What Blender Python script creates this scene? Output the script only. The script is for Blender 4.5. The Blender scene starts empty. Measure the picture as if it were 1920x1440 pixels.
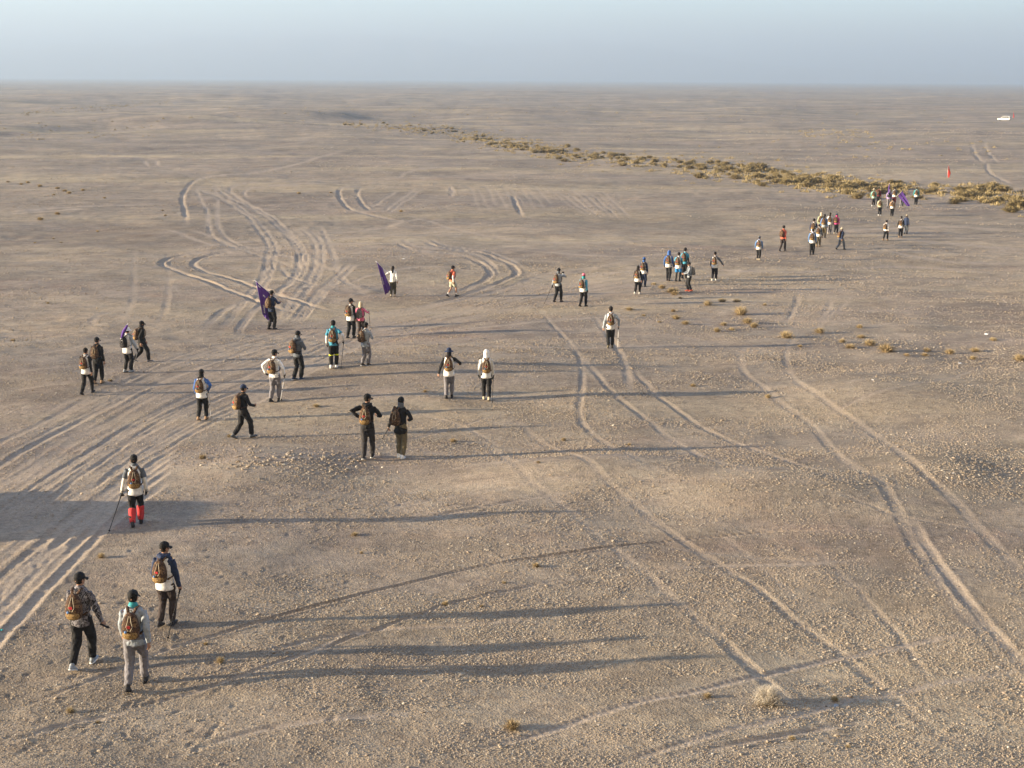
import bpy, math, random
import numpy as np
from mathutils import Vector, Matrix

random.seed(7)
RNG = np.random.default_rng(11)
S = bpy.context.scene
COL = S.collection

# ------------------------------------------------------------------ camera
CAM_Z = 15.0
FPX = 2663.0                       # focal length in pixels of the 1920 px wide photograph
PITCH = math.atan((720 - 148) / FPX)
ROLL = math.radians(0.30)
cam_data = bpy.data.cameras.new('camera')
cam_data.sensor_width = 36.0
cam_data.lens = FPX / 1920 * 36
cam_data.clip_end = 80000
cam_data.clip_start = 0.1
cam = bpy.data.objects.new('camera', cam_data)
COL.objects.link(cam)
CAM_M = (Matrix.Translation((0, 0, CAM_Z)) @ Matrix.Rotation(math.pi / 2 - PITCH, 4, 'X') @ Matrix.Rotation(ROLL, 4, 'Z'))
cam.matrix_world = CAM_M
S.camera = cam

# ------------------------------------------------------------------ sky, sun, exposure
SUN_EL = math.radians(9.0)
SH_AZ = math.radians(6.5)           # shadows run towards +x, a touch away from the camera
w = bpy.data.worlds.new('World')
S.world = w
w.use_nodes = True
nt = w.node_tree
bg = nt.nodes['Background']
sky = nt.nodes.new('ShaderNodeTexSky')
sky.sky_type = 'NISHITA'
sky.sun_disc = False
sky.sun_elevation = SUN_EL
# the sun stands at -x : rotation measured from +y clockwise
sky.sun_rotation = math.atan2(-math.cos(SH_AZ), -math.sin(SH_AZ))
sky.altitude = 900
sky.air_density = 1.0
sky.dust_density = 0.6
sky.ozone_density = 3.0
nt.links.new(sky.outputs[0], bg.inputs[0])
bg.inputs[1].default_value = 0.082
sun_d = bpy.data.lights.new('sun', 'SUN')
sun_d.energy = 5.0
sun_d.angle = math.radians(0.8)
sun_d.color = (1.0, 0.80, 0.53)
sun = bpy.data.objects.new('sun', sun_d)
COL.objects.link(sun)
SDIR = Vector((math.cos(SUN_EL) * math.cos(SH_AZ), math.cos(SUN_EL) * math.sin(SH_AZ), -math.sin(SUN_EL)))
sun.rotation_euler = SDIR.to_track_quat('-Z', 'Y').to_euler()
sun.location = (-60, 0, 60)
S.view_settings.view_transform = 'Standard'
S.view_settings.look = 'None'
S.view_settings.gamma = 1.0
S.view_settings.use_curve_mapping = False
S.view_settings.exposure = 2.82
S.cycles.use_denoising = True
S.cycles.max_bounces = 4
S.cycles.diffuse_bounces = 2
S.cycles.volume_bounces = 1
S.cycles.caustics_reflective = False
S.cycles.caustics_refractive = False
HAZE_DENSITY = 0.00029

# ------------------------------------------------------------------ helpers
def tag(o, label=None, cat=None, group=None, kind=None):
    if label: o['label'] = label
    if cat: o['category'] = cat
    if group: o['group'] = group
    if kind: o['kind'] = kind
    return o

def link(name, me, parent=None):
    o = bpy.data.objects.new(name, me)
    COL.objects.link(o)
    if parent is not None: o.parent = parent
    return o

def mesh_from(verts, faces, name='mesh', smooth=True):
    me = bpy.data.meshes.new(name)
    me.from_pydata([tuple(map(float, v)) for v in verts], [], [tuple(f) for f in faces])
    if smooth:
        me.polygons.foreach_set('use_smooth', [True] * len(me.polygons))
    me.update()
    return me

def px_ray(x, y):
    d = Vector(((x - 960) / FPX, -(y - 720) / FPX, -1.0))
    d = CAM_M.to_3x3() @ d
    return np.array(d)

def _hash(ix, iy, seed):
    n = (ix.astype(np.int64) * 374761393 + iy.astype(np.int64) * 668265263 + seed * 1442695041) & 0x7fffffff
    n = ((n ^ (n >> 13)) * 1274126177) & 0x7fffffff
    n = (n ^ (n >> 16)) & 0xffff
    return n / 65535.0

def vnoise(x, y, seed=0):
    x = np.asarray(x, float); y = np.asarray(y, float)
    ix = np.floor(x); iy = np.floor(y)
    fx = x - ix; fy = y - iy
    fx = fx * fx * fx * (fx * (fx * 6 - 15) + 10); fy = fy * fy * fy * (fy * (fy * 6 - 15) + 10)
    a = _hash(ix, iy, seed); b = _hash(ix + 1, iy, seed); c = _hash(ix, iy + 1, seed); d = _hash(ix + 1, iy + 1, seed)
    return (a * (1 - fx) + b * fx) * (1 - fy) + (c * (1 - fx) + d * fx) * fy - 0.5

def sstep(a, b, x):
    t = np.clip((x - a) / (b - a), 0, 1)
    return t * t * (3 - 2 * t)

# ------------------------------------------------------------------ terrain height (before ruts)
BUMPS = []      # (x, y, sx, sy, rot, amp) filled below
def base_height(x, y):
    x = np.asarray(x, float); y = np.asarray(y, float)
    u = y - 0.3 * x
    u = np.where(u > -10, u, -10 + (u + 10) * 0.15)
    z = 6.24 * np.exp(-u / 132.0)
    r = np.hypot(x, y)
    far = sstep(140, 500, r)
    # low dunes and swells of the far plain
    z = z + far * (4.2 * np.maximum(vnoise(x / 95 + 3.1, y / 124, 1) + 0.12, 0) ** 1.3 + 1.7 * vnoise(x / 40, y / 52, 2) + 0.35 * vnoise(x / 13, y / 22, 9)) * (1 - 0.6 * sstep(1200, 5000, r))
    left = sstep(-10, -80, x) * sstep(220, 400, r) * (1 - sstep(840, 1400, r))
    z = z + left * .55 * (4.2 * np.maximum(vnoise(x / 50 + 7.7, y / 68 + 2.2, 5) + 0.05, 0) + 3.2 * np.maximum(vnoise(x / 24 + 1.7, y / 60 + 9.2, 6) - .02, 0))
    z = z + sstep(300, 480, r) * (1 - sstep(1800, 3600, r)) * 2.0 * np.maximum(vnoise(x / 110 + 4.4, y / 44, 7) - .05, 0)
    # soft undulation of the near ground
    nearw = sstep(4, 14, r)
    z = z + nearw * (0.30 * vnoise(x / 9 + 5, y / 11 + 1, 3) + 0.10 * vnoise(x / 3.1, y / 3.6, 4))
    for (bx, by, sx, sy, rot, amp) in BUMPS:
        c, s = math.cos(rot), math.sin(rot)
        dx = x - bx; dy = y - by
        e = ((dx * c + dy * s) / sx) ** 2 + ((-dx * s + dy * c) / sy) ** 2
        z = z + amp * np.exp(-e)
    return z

_T = np.geomspace(8, 28000, 460)
def ground_hit(x, y, zf=None):
    """pixel of the photograph -> point on the ground sheet"""
    d = px_ray(x, y)
    def first_below(ts):
        h = d[2] * ts + CAM_Z - base_height(d[0] * ts, d[1] * ts)
        below = np.nonzero(h < 0)[0]
        return (max(below[0], 1), h) if len(below) else (len(ts) - 1, h)
    lo, hi = 0, 0
    i, h = first_below(_T); lo, hi = _T[i - 1], _T[i]
    for _ in range(2):
        ts = np.linspace(lo, hi, 14); i, h = first_below(ts); lo, hi = ts[i - 1], ts[i]
    t = .5 * (lo + hi)
    p = d * t
    return np.array([p[0], p[1], p[2] + CAM_Z])

def px_plane(x, y, Y):
    """pixel -> point on the upright plane at forward distance Y"""
    d = px_ray(x, y)
    p = d * (Y / d[1])
    return np.array([p[0], p[1], p[2] + CAM_Z])

for (px, py, sx, sy, rot, amp) in [(1130, 893, 3.0, 1.0, -0.05, 0.42), (1500, 915, 2.2, 0.9, -0.1, 0.26), (1390, 935, 1.2, 0.6, 0.0, 0.10),
                                   (1740, 875, 1.9, 1.0, 0.0, 0.20), (500, 868, 2.2, 0.9, 0.0, 0.16), (1650, 745, 3.0, 1.4, 0.1, 0.36),
                                   (760, 690, 4.0, 1.8, 0.1, 0.22), (960, 980, 3.0, 1.4, 0.0, 0.12)]:
    p = ground_hit(px, py)
    BUMPS.append((p[0], p[1], sx, sy * 2.1, rot, amp))

# ------------------------------------------------------------------ wheel ruts, traced on the ground
def lerp_lines(A, B, t):
    def res(L, n=24):
        L = np.array(L, float)
        d = np.r_[0, np.cumsum(np.hypot(*np.diff(L, axis=0).T))]
        s = np.linspace(0, d[-1], n)
        return np.stack([np.interp(s, d, L[:, 0]), np.interp(s, d, L[:, 1])], 1)
    return (res(A) * (1 - t) + res(B) * t).tolist()

# (pixel polyline, half width m, depth m, tread)
RUTS = []
DEPTH = 0.62      # overall depth of the ruts
def rut(pts, hw=0.13, dep=0.05, tread=0, fade=.14): RUTS.append((pts, hw, dep, tread, fade))
rut([(1425, 628), (1405, 642), (1387, 665), (1394, 695), (1425, 721), (1462, 755), (1519, 796), (1560, 845), (1612, 882), (1650, 905), (1687, 971), (1725, 1042), (1800, 1144), (1856, 1207), (1920, 1297), (1960, 1350)], .13, .027)
rut([(1530, 612), (1500, 627), (1474, 654), (1474, 691), (1500, 721), (1556, 759), (1612, 796), (1669, 837), (1725, 879), (1781, 930), (1837, 994), (1875, 1031), (1920, 1080), (1980, 1140)], .13, .027)
rut([(1700, 960), (1745, 1035), (1820, 1135), (1890, 1215), (1960, 1290)], .12, .04)
rut([(1003, 577), (1043, 617), (1080, 660), (1093, 700), (1085, 770), (1100, 805), (1160, 845), (1217, 873), (1290, 905)], .11, .028)
rut([(1080, 660), (1143, 730), (1200, 777), (1275, 834), (1324, 860), (1395, 879), (1470, 900)], .11, .028)
rut([(1110, 590), (1150, 640), (1172, 690), (1182, 740)], .14, .04)
rut([(1182, 690), (1222, 732), (1275, 774), (1342, 815), (1387, 834), (1462, 860), (1519, 879), (1600, 915)], .11, .028)
rut([(890, 817), (927, 847), (987, 893), (1033, 930), (1083, 970), (1127, 1013), (1193, 1063), (1245, 1110), (1312, 1170), (1365, 1215), (1450, 1290), (1549, 1365), (1605, 1425), (1640, 1460)], .11, .022)
rut([(940, 770), (993, 813), (1060, 850), (1147, 910), (1193, 950), (1240, 987), (1331, 1050), (1425, 1110), (1481, 1159), (1537, 1200), (1612, 1260), (1669, 1305), (1725, 1350), (1800, 1399), (1860, 1450)], .11, .022)
rut([(780, 1440), (833, 1420), (933, 1397), (1067, 1357), (1167, 1323), (1240, 1307), (1312, 1294), (1425, 1267), (1537, 1241), (1650, 1219), (1744, 1200), (1860, 1182)], .080, .050, 1)
rut([(1120, 1445), (1200, 1421), (1294, 1391), (1387, 1365), (1500, 1342), (1575, 1316), (1669, 1301), (1762, 1282), (1856, 1269), (1940, 1255)], .080, .050, 1)
rut([(0, 1343), (100, 1303), (167, 1277), (300, 1223), (400, 1193), (500, 1163), (640, 1123), (767, 1093), (873, 1067), (1000, 1047), (1150, 1027), (1312, 1009), (1462, 997), (1650, 994)], .055, .085)
rut([(560, 1240), (640, 1200), (767, 1157), (833, 1133), (900, 1117), (967, 1103), (1033, 1090), (1120, 1080)], .05, .07)
rut([(200, 1340), (300, 1313), (400, 1287), (500, 1250), (583, 1220), (640, 1192)], .05, .06)
rut([(700, 960), (820, 935), (990, 905), (1130, 880)], .10, .025)
rut([(1540, 905), (1567, 922), (1631, 945), (1680, 967), (1762, 979), (1837, 994), (1930, 1020)], .08, .022, 0, .35)
rut([(1845, 687), (1725, 717), (1605, 751), (1520, 790)], .10, .03)
rut([(1800, 684), (1700, 700), (1575, 721)], .10, .03)
rut([(1200, 1020), (1420, 1045), (1600, 1062)], .08, .02)
rut([(1594, 609), (1760, 610), (1930, 612)], .16, .03)
for (a_, dp) in [([(420, 1245), (560, 1205), (700, 1180), (860, 1172), (1000, 1160)], .06), ([(330, 1420), (480, 1370), (640, 1345), (800, 1335)], .05), ([(0, 1400), (120, 1360), (260, 1330)], .05), ([(640, 985), (800, 968), (960, 940), (1110, 915)], .05),
                ([(1180, 1075), (1330, 1060), (1500, 1058), (1640, 1045)], .045), ([(1240, 1420), (1380, 1395), (1500, 1375), (1640, 1352)], .05), ([(560, 880), (700, 842), (860, 800), (980, 770)], .03), ([(720, 640), (900, 648), (1050, 652), (1200, 648), (1380, 640)], .05),
                ([(700, 760), (840, 790), (960, 850)], .025), ([(1480, 1000), (1560, 1060), (1640, 1140), (1700, 1220), (1780, 1330)], .016), ([(1330, 980), (1420, 1060), (1520, 1150)], .014), ([(740, 625), (900, 615), (1060, 600), (1240, 590)], .05),
                ([(980, 545), (1100, 520), (1260, 500), (1420, 480), (1560, 470)], .05), ([(1000, 560), (1140, 540), (1300, 520), (1480, 500)], .05), ([(420, 445), (560, 440), (700, 430), (820, 400)], .06), ([(330, 470), (440, 455), (600, 448), (760, 440)], .06),
                ([(620, 540), (700, 515), (800, 500), (900, 510)], .06), ([(640, 560), (740, 530), (830, 520)], .06), ([(690, 600), (800, 575), (920, 550), (1000, 520), (1080, 500)], .05)]:
    rut(a_, .075, dp, 0, .3)
# broad sandy track band with many parallel ruts
UP = [(-40, 842), (0, 820), (150, 745), (330, 670), (480, 630), (620, 600), (760, 578), (900, 552), (1040, 512), (1200, 488)]
LO = [(-60, 1150), (0, 1090), (100, 1000), (220, 900), (330, 830), (450, 770), (560, 712), (660, 655), (800, 620), (940, 590), (1080, 562), (1240, 525)]
rr = random.Random(3)
for k in range(30):
    t = k / 29 + rr.uniform(-.02, .02)
    L = lerp_lines(UP, LO, t)
    a = rr.choice([0, 0, 0, 0, 2, 5]); b = rr.choice([24, 24, 20, 17, 22])
    L = [(x + rr.uniform(-4, 4), y + rr.uniform(-2, 2)) for x, y in L[a:b]]
    rut(L, rr.uniform(.06, .165), rr.uniform(.014, .045), fade=.04)
for t in (1.06, 1.12, 1.2, 1.28, 1.42):
    L = lerp_lines(UP, LO, t)[:9]
    rut(L, .12, .05, fade=.1)
# swirls in the middle distance
rut([(650, 280), (590, 297), (533, 313), (467, 325), (383, 333), (353, 350), (342, 370), (347, 400), (350, 430)], .22, .16)
rut([(363, 343), (383, 360), (427, 380), (460, 403), (483, 430), (503, 460), (500, 485), (493, 515), (470, 550), (430, 600), (395, 640)], .2, .08)
rut([(397, 340), (427, 368), (467, 387), (500, 407), (533, 437), (557, 467), (560, 493), (550, 520), (520, 547), (455, 565), (417, 583), (383, 617), (353, 653)], .2, .085)
rut([(412, 345), (445, 372), (485, 392), (520, 415), (545, 440), (568, 470), (570, 495), (560, 520), (530, 550)], .2, .07)
rut([(633, 337), (533, 340), (467, 343), (433, 353), (440, 366), (457, 377), (480, 392)], .22, .08)
rut([(633, 343), (533, 347), (470, 353), (457, 363), (470, 373)], .22, .08)
rut([(366, 345), (373, 367), (387, 393), (393, 430), (410, 452), (450, 468), (520, 490), (600, 520)], .18, .06)
rut([(400, 342), (407, 367), (407, 400), (412, 430), (440, 455), (520, 478), (620, 505), (700, 540)], .18, .06)
rut([(350, 430), (400, 445), (440, 462), (480, 470)], .2, .05)
rut([(310, 430), (360, 447), (410, 463)], .2, .05)
rut([(900, 452), (760, 455), (640, 457), (500, 463), (400, 470), (333, 480), (303, 493), (317, 503), (367, 520), (417, 540), (467, 560), (527, 579), (571, 592), (625, 601)], .2, .17)
rut([(640, 462), (500, 468), (400, 477), (363, 493), (377, 507), (433, 523), (473, 537), (533, 557), (600, 577), (650, 590)], .2, .15)
rut([(563, 517), (533, 540), (467, 593), (443, 632)], .18, .07)
rut([(380, 348), (405, 366), (445, 385), (476, 407), (498, 432), (516, 462), (513, 487), (506, 515), (484, 552), (445, 600)], .18, .07)
rut([(660, 490), (617, 530), (583, 563), (540, 610)], .18, .06); rut([(672, 492), (628, 530), (596, 563), (555, 612)], .18, .06)
rut([(560, 425), (585, 450), (592, 480), (580, 520), (540, 570), (490, 620)], .18, .06); rut([(572, 425), (598, 450), (605, 480), (593, 520), (553, 572), (505, 620)], .18, .05); rut([(600, 420), (622, 470), (640, 520), (700, 560)], .18, .05)
rut([(520, 495), (545, 520), (620, 540)], .16, .05)
rut([(262, 455), (253, 473), (250, 517), (247, 567), (220, 607), (190, 640)], .16, .022, 0, .3)
rut([(318, 455), (313, 473), (317, 517), (310, 577), (290, 617), (262, 650)], .16, .022, 0, .3)
rut([(250, 575), (190, 590), (170, 603), (190, 612)], .15, .03)
rut([(0, 672), (120, 655), (240, 630)], .15, .03); rut([(0, 700), (120, 688), (220, 676)], .15, .03); rut([(0, 735), (140, 715)], .15, .03)
rut([(780, 350), (693, 350), (643, 353), (635, 367), (653, 390), (693, 403), (743, 413), (800, 425)], .22, .16)
rut([(727, 353), (677, 355), (670, 367), (683, 387), (700, 397)], .22, .15)
rut([(747, 357), (720, 373), (690, 393)], .22, .1); rut([(780, 353), (753, 373), (713, 400)], .22, .1)
rut([(790, 354), (762, 375), (725, 402)], .2, .07)
rut([(733, 447), (767, 467), (827, 473), (877, 483), (910, 500), (917, 517), (877, 540), (800, 562)], .2, .13)
rut([(787, 447), (820, 463), (893, 473), (943, 490), (967, 507), (960, 520), (910, 540), (850, 560), (760, 580)], .2, .13)
rut([(800, 447), (835, 460), (905, 470), (955, 487), (979, 505)], .2, .06)
rut([(750, 447), (785, 463), (840, 468), (890, 478), (922, 496), (930, 516)], .18, .06)
rut([(960, 365), (968, 385), (980, 407)], .22, .16)
for k in range(8):
    rut([(1022 + k * 14, 350 + (k % 3) * 4), (1052 + k * 13, 372), (1084 + k * 12, 394), (1118 + k * 9, 412)], .16, .03 + .015 * (k % 3), 0, .3)
for k in range(9):
    rut([(868 + k * 16, 340 + (k * 7) % 13), (886 + k * 16, 358 + (k * 5) % 9), (892 + k * 17, 378), (903 + k * 17, 402 - (k * 3) % 9)], .16, .030, 0, .35)
rut([(845, 350), (848, 362), (842, 370)], .25, .1)
rut([(1498, 545), (1492, 564), (1481, 594), (1465, 612)], .14, .035, 0, .3); rut([(1562, 550), (1556, 567), (1534, 609)], .14, .035, 0, .3); rut([(1600, 555), (1582, 571), (1549, 597), (1530, 620)], .14, .03, 0, .3)
rut([(0, 400), (67, 393), (167, 387), (317, 383)], .3, .13); rut([(0, 404), (67, 398), (167, 391)], .3, .1)
rut([(1822, 270), (1828, 290), (1845, 305)], .35, .25); rut([(1845, 268), (1852, 285), (1872, 306)], .35, .2); rut([(1850, 305), (1856, 325), (1900, 345)], .3, .15)
rut([(270, 300), (277, 312)], .3, .1); rut([(292, 300), (297, 312)], .3, .1)
rut([(745, 335), (780, 318), (860, 312)], .3, .07)
rut([(760, 400), (900, 440), (1100, 455), (1290, 445)], .22, .04)
rut([(990, 470), (1150, 480), (1330, 470)], .22, .05)
rut([(1290, 500), (1480, 510), (1700, 500), (1930, 520)], .22, .05)
rut([(1640, 445), (1760, 455), (1930, 470)], .25, .06); rut([(1650, 470), (1780, 490), (1930, 495)], .22, .05)
rut([(1500, 440), (1640, 430), (1770, 425), (1930, 432)], .25, .06)

# ------------------------------------------------------------------ the ground sheet (fine where it is near)
def build_ground():
    rad = [0.8, 2.0, 4.0, 6.5, 9.0, 11.0, 12.4]
    r = 13.2
    while r < 22000:
        rad.append(r)
        r *= 1 + min(max(r * 5.5e-5, .0021), .045)
    rad = np.array(rad + [31000.0])
    fine = np.radians(np.linspace(-27, 27, 740))
    coarse = np.radians(np.linspace(27, 333, 90))[1:-1]
    az = np.concatenate([fine, coarse])                     # measured from +y towards +x
    nr, na = len(rad), len(az)
    A, R = np.meshgrid(az, rad)
    X = R * np.sin(A); Y = R * np.cos(A)
    Z = base_height(X, Y)
    # small scale relief
    nz = np.exp(-R / 120)
    Z += nz * (0.030 * vnoise(X / .9, Y / .7, 21) + 0.014 * vnoise(X / .33, Y / .30, 22) + 0.008 * vnoise(X / .15, Y / .14, 23))
    midw = sstep(36, 80, R) * (1 - sstep(300, 840, R))
    pt = sstep(-.12, .25, vnoise(X / 11, Y / 6, 26))
    Z += midw * (0.075 * vnoise(X / 2.6, Y / 1.5, 24) + (.02 + .05 * pt) * vnoise(X / 1.1, Y / .7, 25) + .05 * pt * vnoise(X / .55, Y / .45, 27))
    Z += sstep(180, 400, R) * (1 - sstep(1400, 3200, R)) * (0.30 * vnoise(X / 9, Y / 6, 28) + .12 * vnoise(X / 3.5, Y / 3, 29))
    rutmask = np.zeros_like(X)
    dz = np.zeros_like(X)
    lr = np.log(rad)
    for n, (pts, hw, dep, tread, fade) in enumerate(RUTS):
        W = np.array([ground_hit(*p)[:2] for p in pts])
        d = np.r_[0, np.cumsum(np.hypot(*np.diff(W, axis=0).T))]
        m = max(8, int(d[-1] / 0.35))
        # Catmull-Rom through the traced points
        idx = np.interp(np.linspace(0, d[-1], m), d, np.arange(len(W)))
        i1 = np.clip(idx.astype(int), 0, len(W) - 2); tt = (idx - i1)[:, None]
        P = lambda k: W[np.clip(k, 0, len(W) - 1)]
        p0, p1, p2, p3 = P(i1 - 1), P(i1), P(i1 + 1), P(i1 + 2)
        C = 0.5 * (2 * p1 + (p2 - p0) * tt + (2 * p0 - 5 * p1 + 4 * p2 - p3) * tt ** 2 + (3 * p1 - p0 - 3 * p2 + p3) * tt ** 3)
        sl = np.r_[0, np.cumsum(np.hypot(*np.diff(C, axis=0).T))]
        wob = vnoise(sl / 2.6, sl * 0 + n, 31) * 0.06 + vnoise(sl / .5, sl * 0 + n, 32) * .04
        modw = 0.62 + 1.1 * np.clip(vnoise(sl / 3.3, sl * 0 + n * 3.7, 33) + .25, -.3, .5)
        ends = np.minimum(sstep(0, fade * sl[-1] + .3, sl), sstep(0, fade * sl[-1] + .3, sl[-1] - sl)) * (.75 + .5 * np.clip(vnoise(sl / 1.1, sl * 0 + n * 1.9, 36) + .3, 0, .6))
        reach = hw * 2.6 + .12
        for k in range(len(C) - 1):
            a, b = C[k], C[k + 1]
            t = b - a; L = math.hypot(*t)
            if L < 1e-4: continue
            t = t / L; nrm = np.array([-t[1], t[0]])
            rr_ = [math.hypot(*a), math.hypot(*b)]
            r0, r1 = min(rr_) - reach, max(rr_) + reach
            ang = [math.atan2(a[0], a[1]), math.atan2(b[0], b[1])]
            da = reach / max(min(rr_), 2)
            i0, i1_ = np.searchsorted(rad, [r0, r1]); j0, j1 = np.searchsorted(fine, [min(ang) - da, max(ang) + da])
            if i1_ <= i0 or j1 <= j0: continue
            sx = X[i0:i1_, j0:j1] - a[0]; sy = Y[i0:i1_, j0:j1] - a[1]
            s = sx * t[0] + sy * t[1]
            q = s / L
            sel = (q >= -.02) & (q < 1.02)
            dd = sx * nrm[0] + sy * nrm[1] - (wob[k] * (1 - q) + wob[k + 1] * q)
            mr = .5 * (rr_[0] + rr_[1]); drad = mr * min(max(mr * 5.5e-5, .0021), .045)
            nrad = abs(nrm[0] * a[0] + nrm[1] * a[1]) / max(rr_[0], 1e-6)
            hw_ = max(hw, .85 * drad * nrad); thin = min(1.0, hw / hw_)
            e = np.abs(dd) / hw_
            amp = dep * thin * DEPTH * (modw[k] * ends[k] * (1 - q) + modw[k + 1] * ends[k + 1] * q)
            prof = (-np.exp(-(e ** 4)) if hw < .17 or dep > .14 else -np.exp(-((e - .55) / .30) ** 2) - .8 * np.exp(-((e + .55) / .30) ** 2)) + (0.38 + .3 * vnoise(s / .6 + sl[k] / .6, dd * 3 + n, 34)) * np.exp(-((e - 1.5) / .45) ** 2)
            h = amp * prof
            if tread:
                h = h * .8 + amp * 0.30 * np.exp(-((e - .75) / .35) ** 2) * np.sin((s + sl[k] + 0.35 * np.abs(dd)) * 2 * math.pi / .125)
            cur = dz[i0:i1_, j0:j1]
            new = np.where(sel & (np.abs(h) > np.abs(cur)), h, cur)
            dz[i0:i1_, j0:j1] = new
            rm = rutmask[i0:i1_, j0:j1]
            mk = np.exp(-(e / 1.35) ** 4) * min(1, (ends[k] + .1)) * np.clip(dep / .05, .4, 1)
            rutmask[i0:i1_, j0:j1] = np.where(sel & (mk > rm), mk, rm)
    # footprints
    fr = random.Random(5)
    feet = []
    for k in range(150):
        c = fr.random()
        if c < .7:   x, y = fr.uniform(-10, 430), fr.uniform(1030, 1420)
        elif c < .85:  x, y = fr.uniform(330, 1000), fr.uniform(940, 1420)
        else:         x, y = fr.uniform(0, 700), fr.uniform(700, 1000)
        p = ground_hit(x, y); feet.append((p[0], p[1], fr.uniform(-.2, 1.0)))
        if k % 3 == 0: feet.append((p[0] + .25, p[1] + .62, feet[-1][2]))
    for (fx, fy, yaw) in feet:
        rr0 = math.hypot(fx, fy); aa = math.atan2(fx, fy)
        i0, i1_ = np.searchsorted(rad, [rr0 - .3, rr0 + .3]); j0, j1 = np.searchsorted(fine, [aa - .3 / rr0, aa + .3 / rr0])
        if i1_ <= i0 or j1 <= j0: continue
        sx = X[i0:i1_, j0:j1] - fx; sy = Y[i0:i1_, j0:j1] - fy
        u = sx * math.sin(yaw) + sy * math.cos(yaw); v = sx * math.cos(yaw) - sy * math.sin(yaw)
        e = np.sqrt((u / .12) ** 2 + (v / .05) ** 2)
        dz[i0:i1_, j0:j1] += fr.uniform(.25, .7) * (-.028 * np.exp(-e ** 4) + .006 * np.exp(-((e - 1.6) / .5) ** 2))
    Z += dz
    band = np.zeros_like(X)
    verts = np.stack([X.ravel(), Y.ravel(), Z.ravel()], 1)
    nv = len(verts)
    verts = np.vstack([verts, [[0, 0, float(base_height(0, 0))]]])
    I = np.arange(nr - 1)[:, None] * na; J = np.arange(na)[None, :]; Jn = (J + 1) % na
    q = np.stack([I + J, I + na + J, I + na + Jn, I + Jn], -1).reshape(-1, 4)
    tri = np.stack([np.full(na, nv), np.arange(na), (np.arange(na) + 1) % na], 1)
    me = bpy.data.meshes.new('ground')
    me.vertices.add(len(verts)); me.vertices.foreach_set('co', verts.ravel().astype(np.float32))
    nl = q.size + tri.size
    me.loops.add(nl); me.loops.foreach_set('vertex_index', np.concatenate([q[:, ::-1].ravel(), tri[:, ::-1].ravel()]).astype(np.int32))
    me.polygons.add(len(q) + len(tri))
    ls = np.concatenate([np.arange(len(q)) * 4, q.size + np.arange(len(tri)) * 3]).astype(np.int32)
    me.polygons.foreach_set('loop_start', ls)
    me.update(calc_edges=True)
    me.polygons.foreach_set('use_smooth', np.ones(len(me.polygons), bool))
    at = me.attributes.new('rut', 'FLOAT', 'POINT')
    at.data.foreach_set('value', np.append(rutmask.ravel(), 0).astype(np.float32))
    me.validate()
    if me.polygons[0].normal.z < 0:
        me.flip_normals()
    return me, (rad, fine, Z[:, :len(fine)], rutmask[:, :len(fine)])

ground_me, GRID = build_ground()

def ground_z(x, y):
    """height of the finished sheet (ruts included)"""
    rad, fine, Z, _ = GRID
    r = math.hypot(x, y); a = math.atan2(x, y)
    if not (fine[0] < a < fine[-1]) or r < rad[0]: return float(base_height(x, y))
    i = min(max(int(np.searchsorted(rad, r)) - 1, 0), len(rad) - 2); j = min(max(int(np.searchsorted(fine, a)) - 1, 0), len(fine) - 2)
    u = (r - rad[i]) / (rad[i + 1] - rad[i]); v = (a - fine[j]) / (fine[j + 1] - fine[j])
    return float((Z[i, j] * (1 - v) + Z[i, j + 1] * v) * (1 - u) + (Z[i + 1, j] * (1 - v) + Z[i + 1, j + 1] * v) * u)

# ------------------------------------------------------------------ materials
def new_mat(name):
    m = bpy.data.materials.new(name); m.use_nodes = True
    n = m.node_tree.nodes; b = n['Principled BSDF']
    return m, m.node_tree, b

def N(t, typ, **kw):
    n = t.nodes.new(typ)
    for k, v in kw.items(): setattr(n, k, v)
    return n

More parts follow.
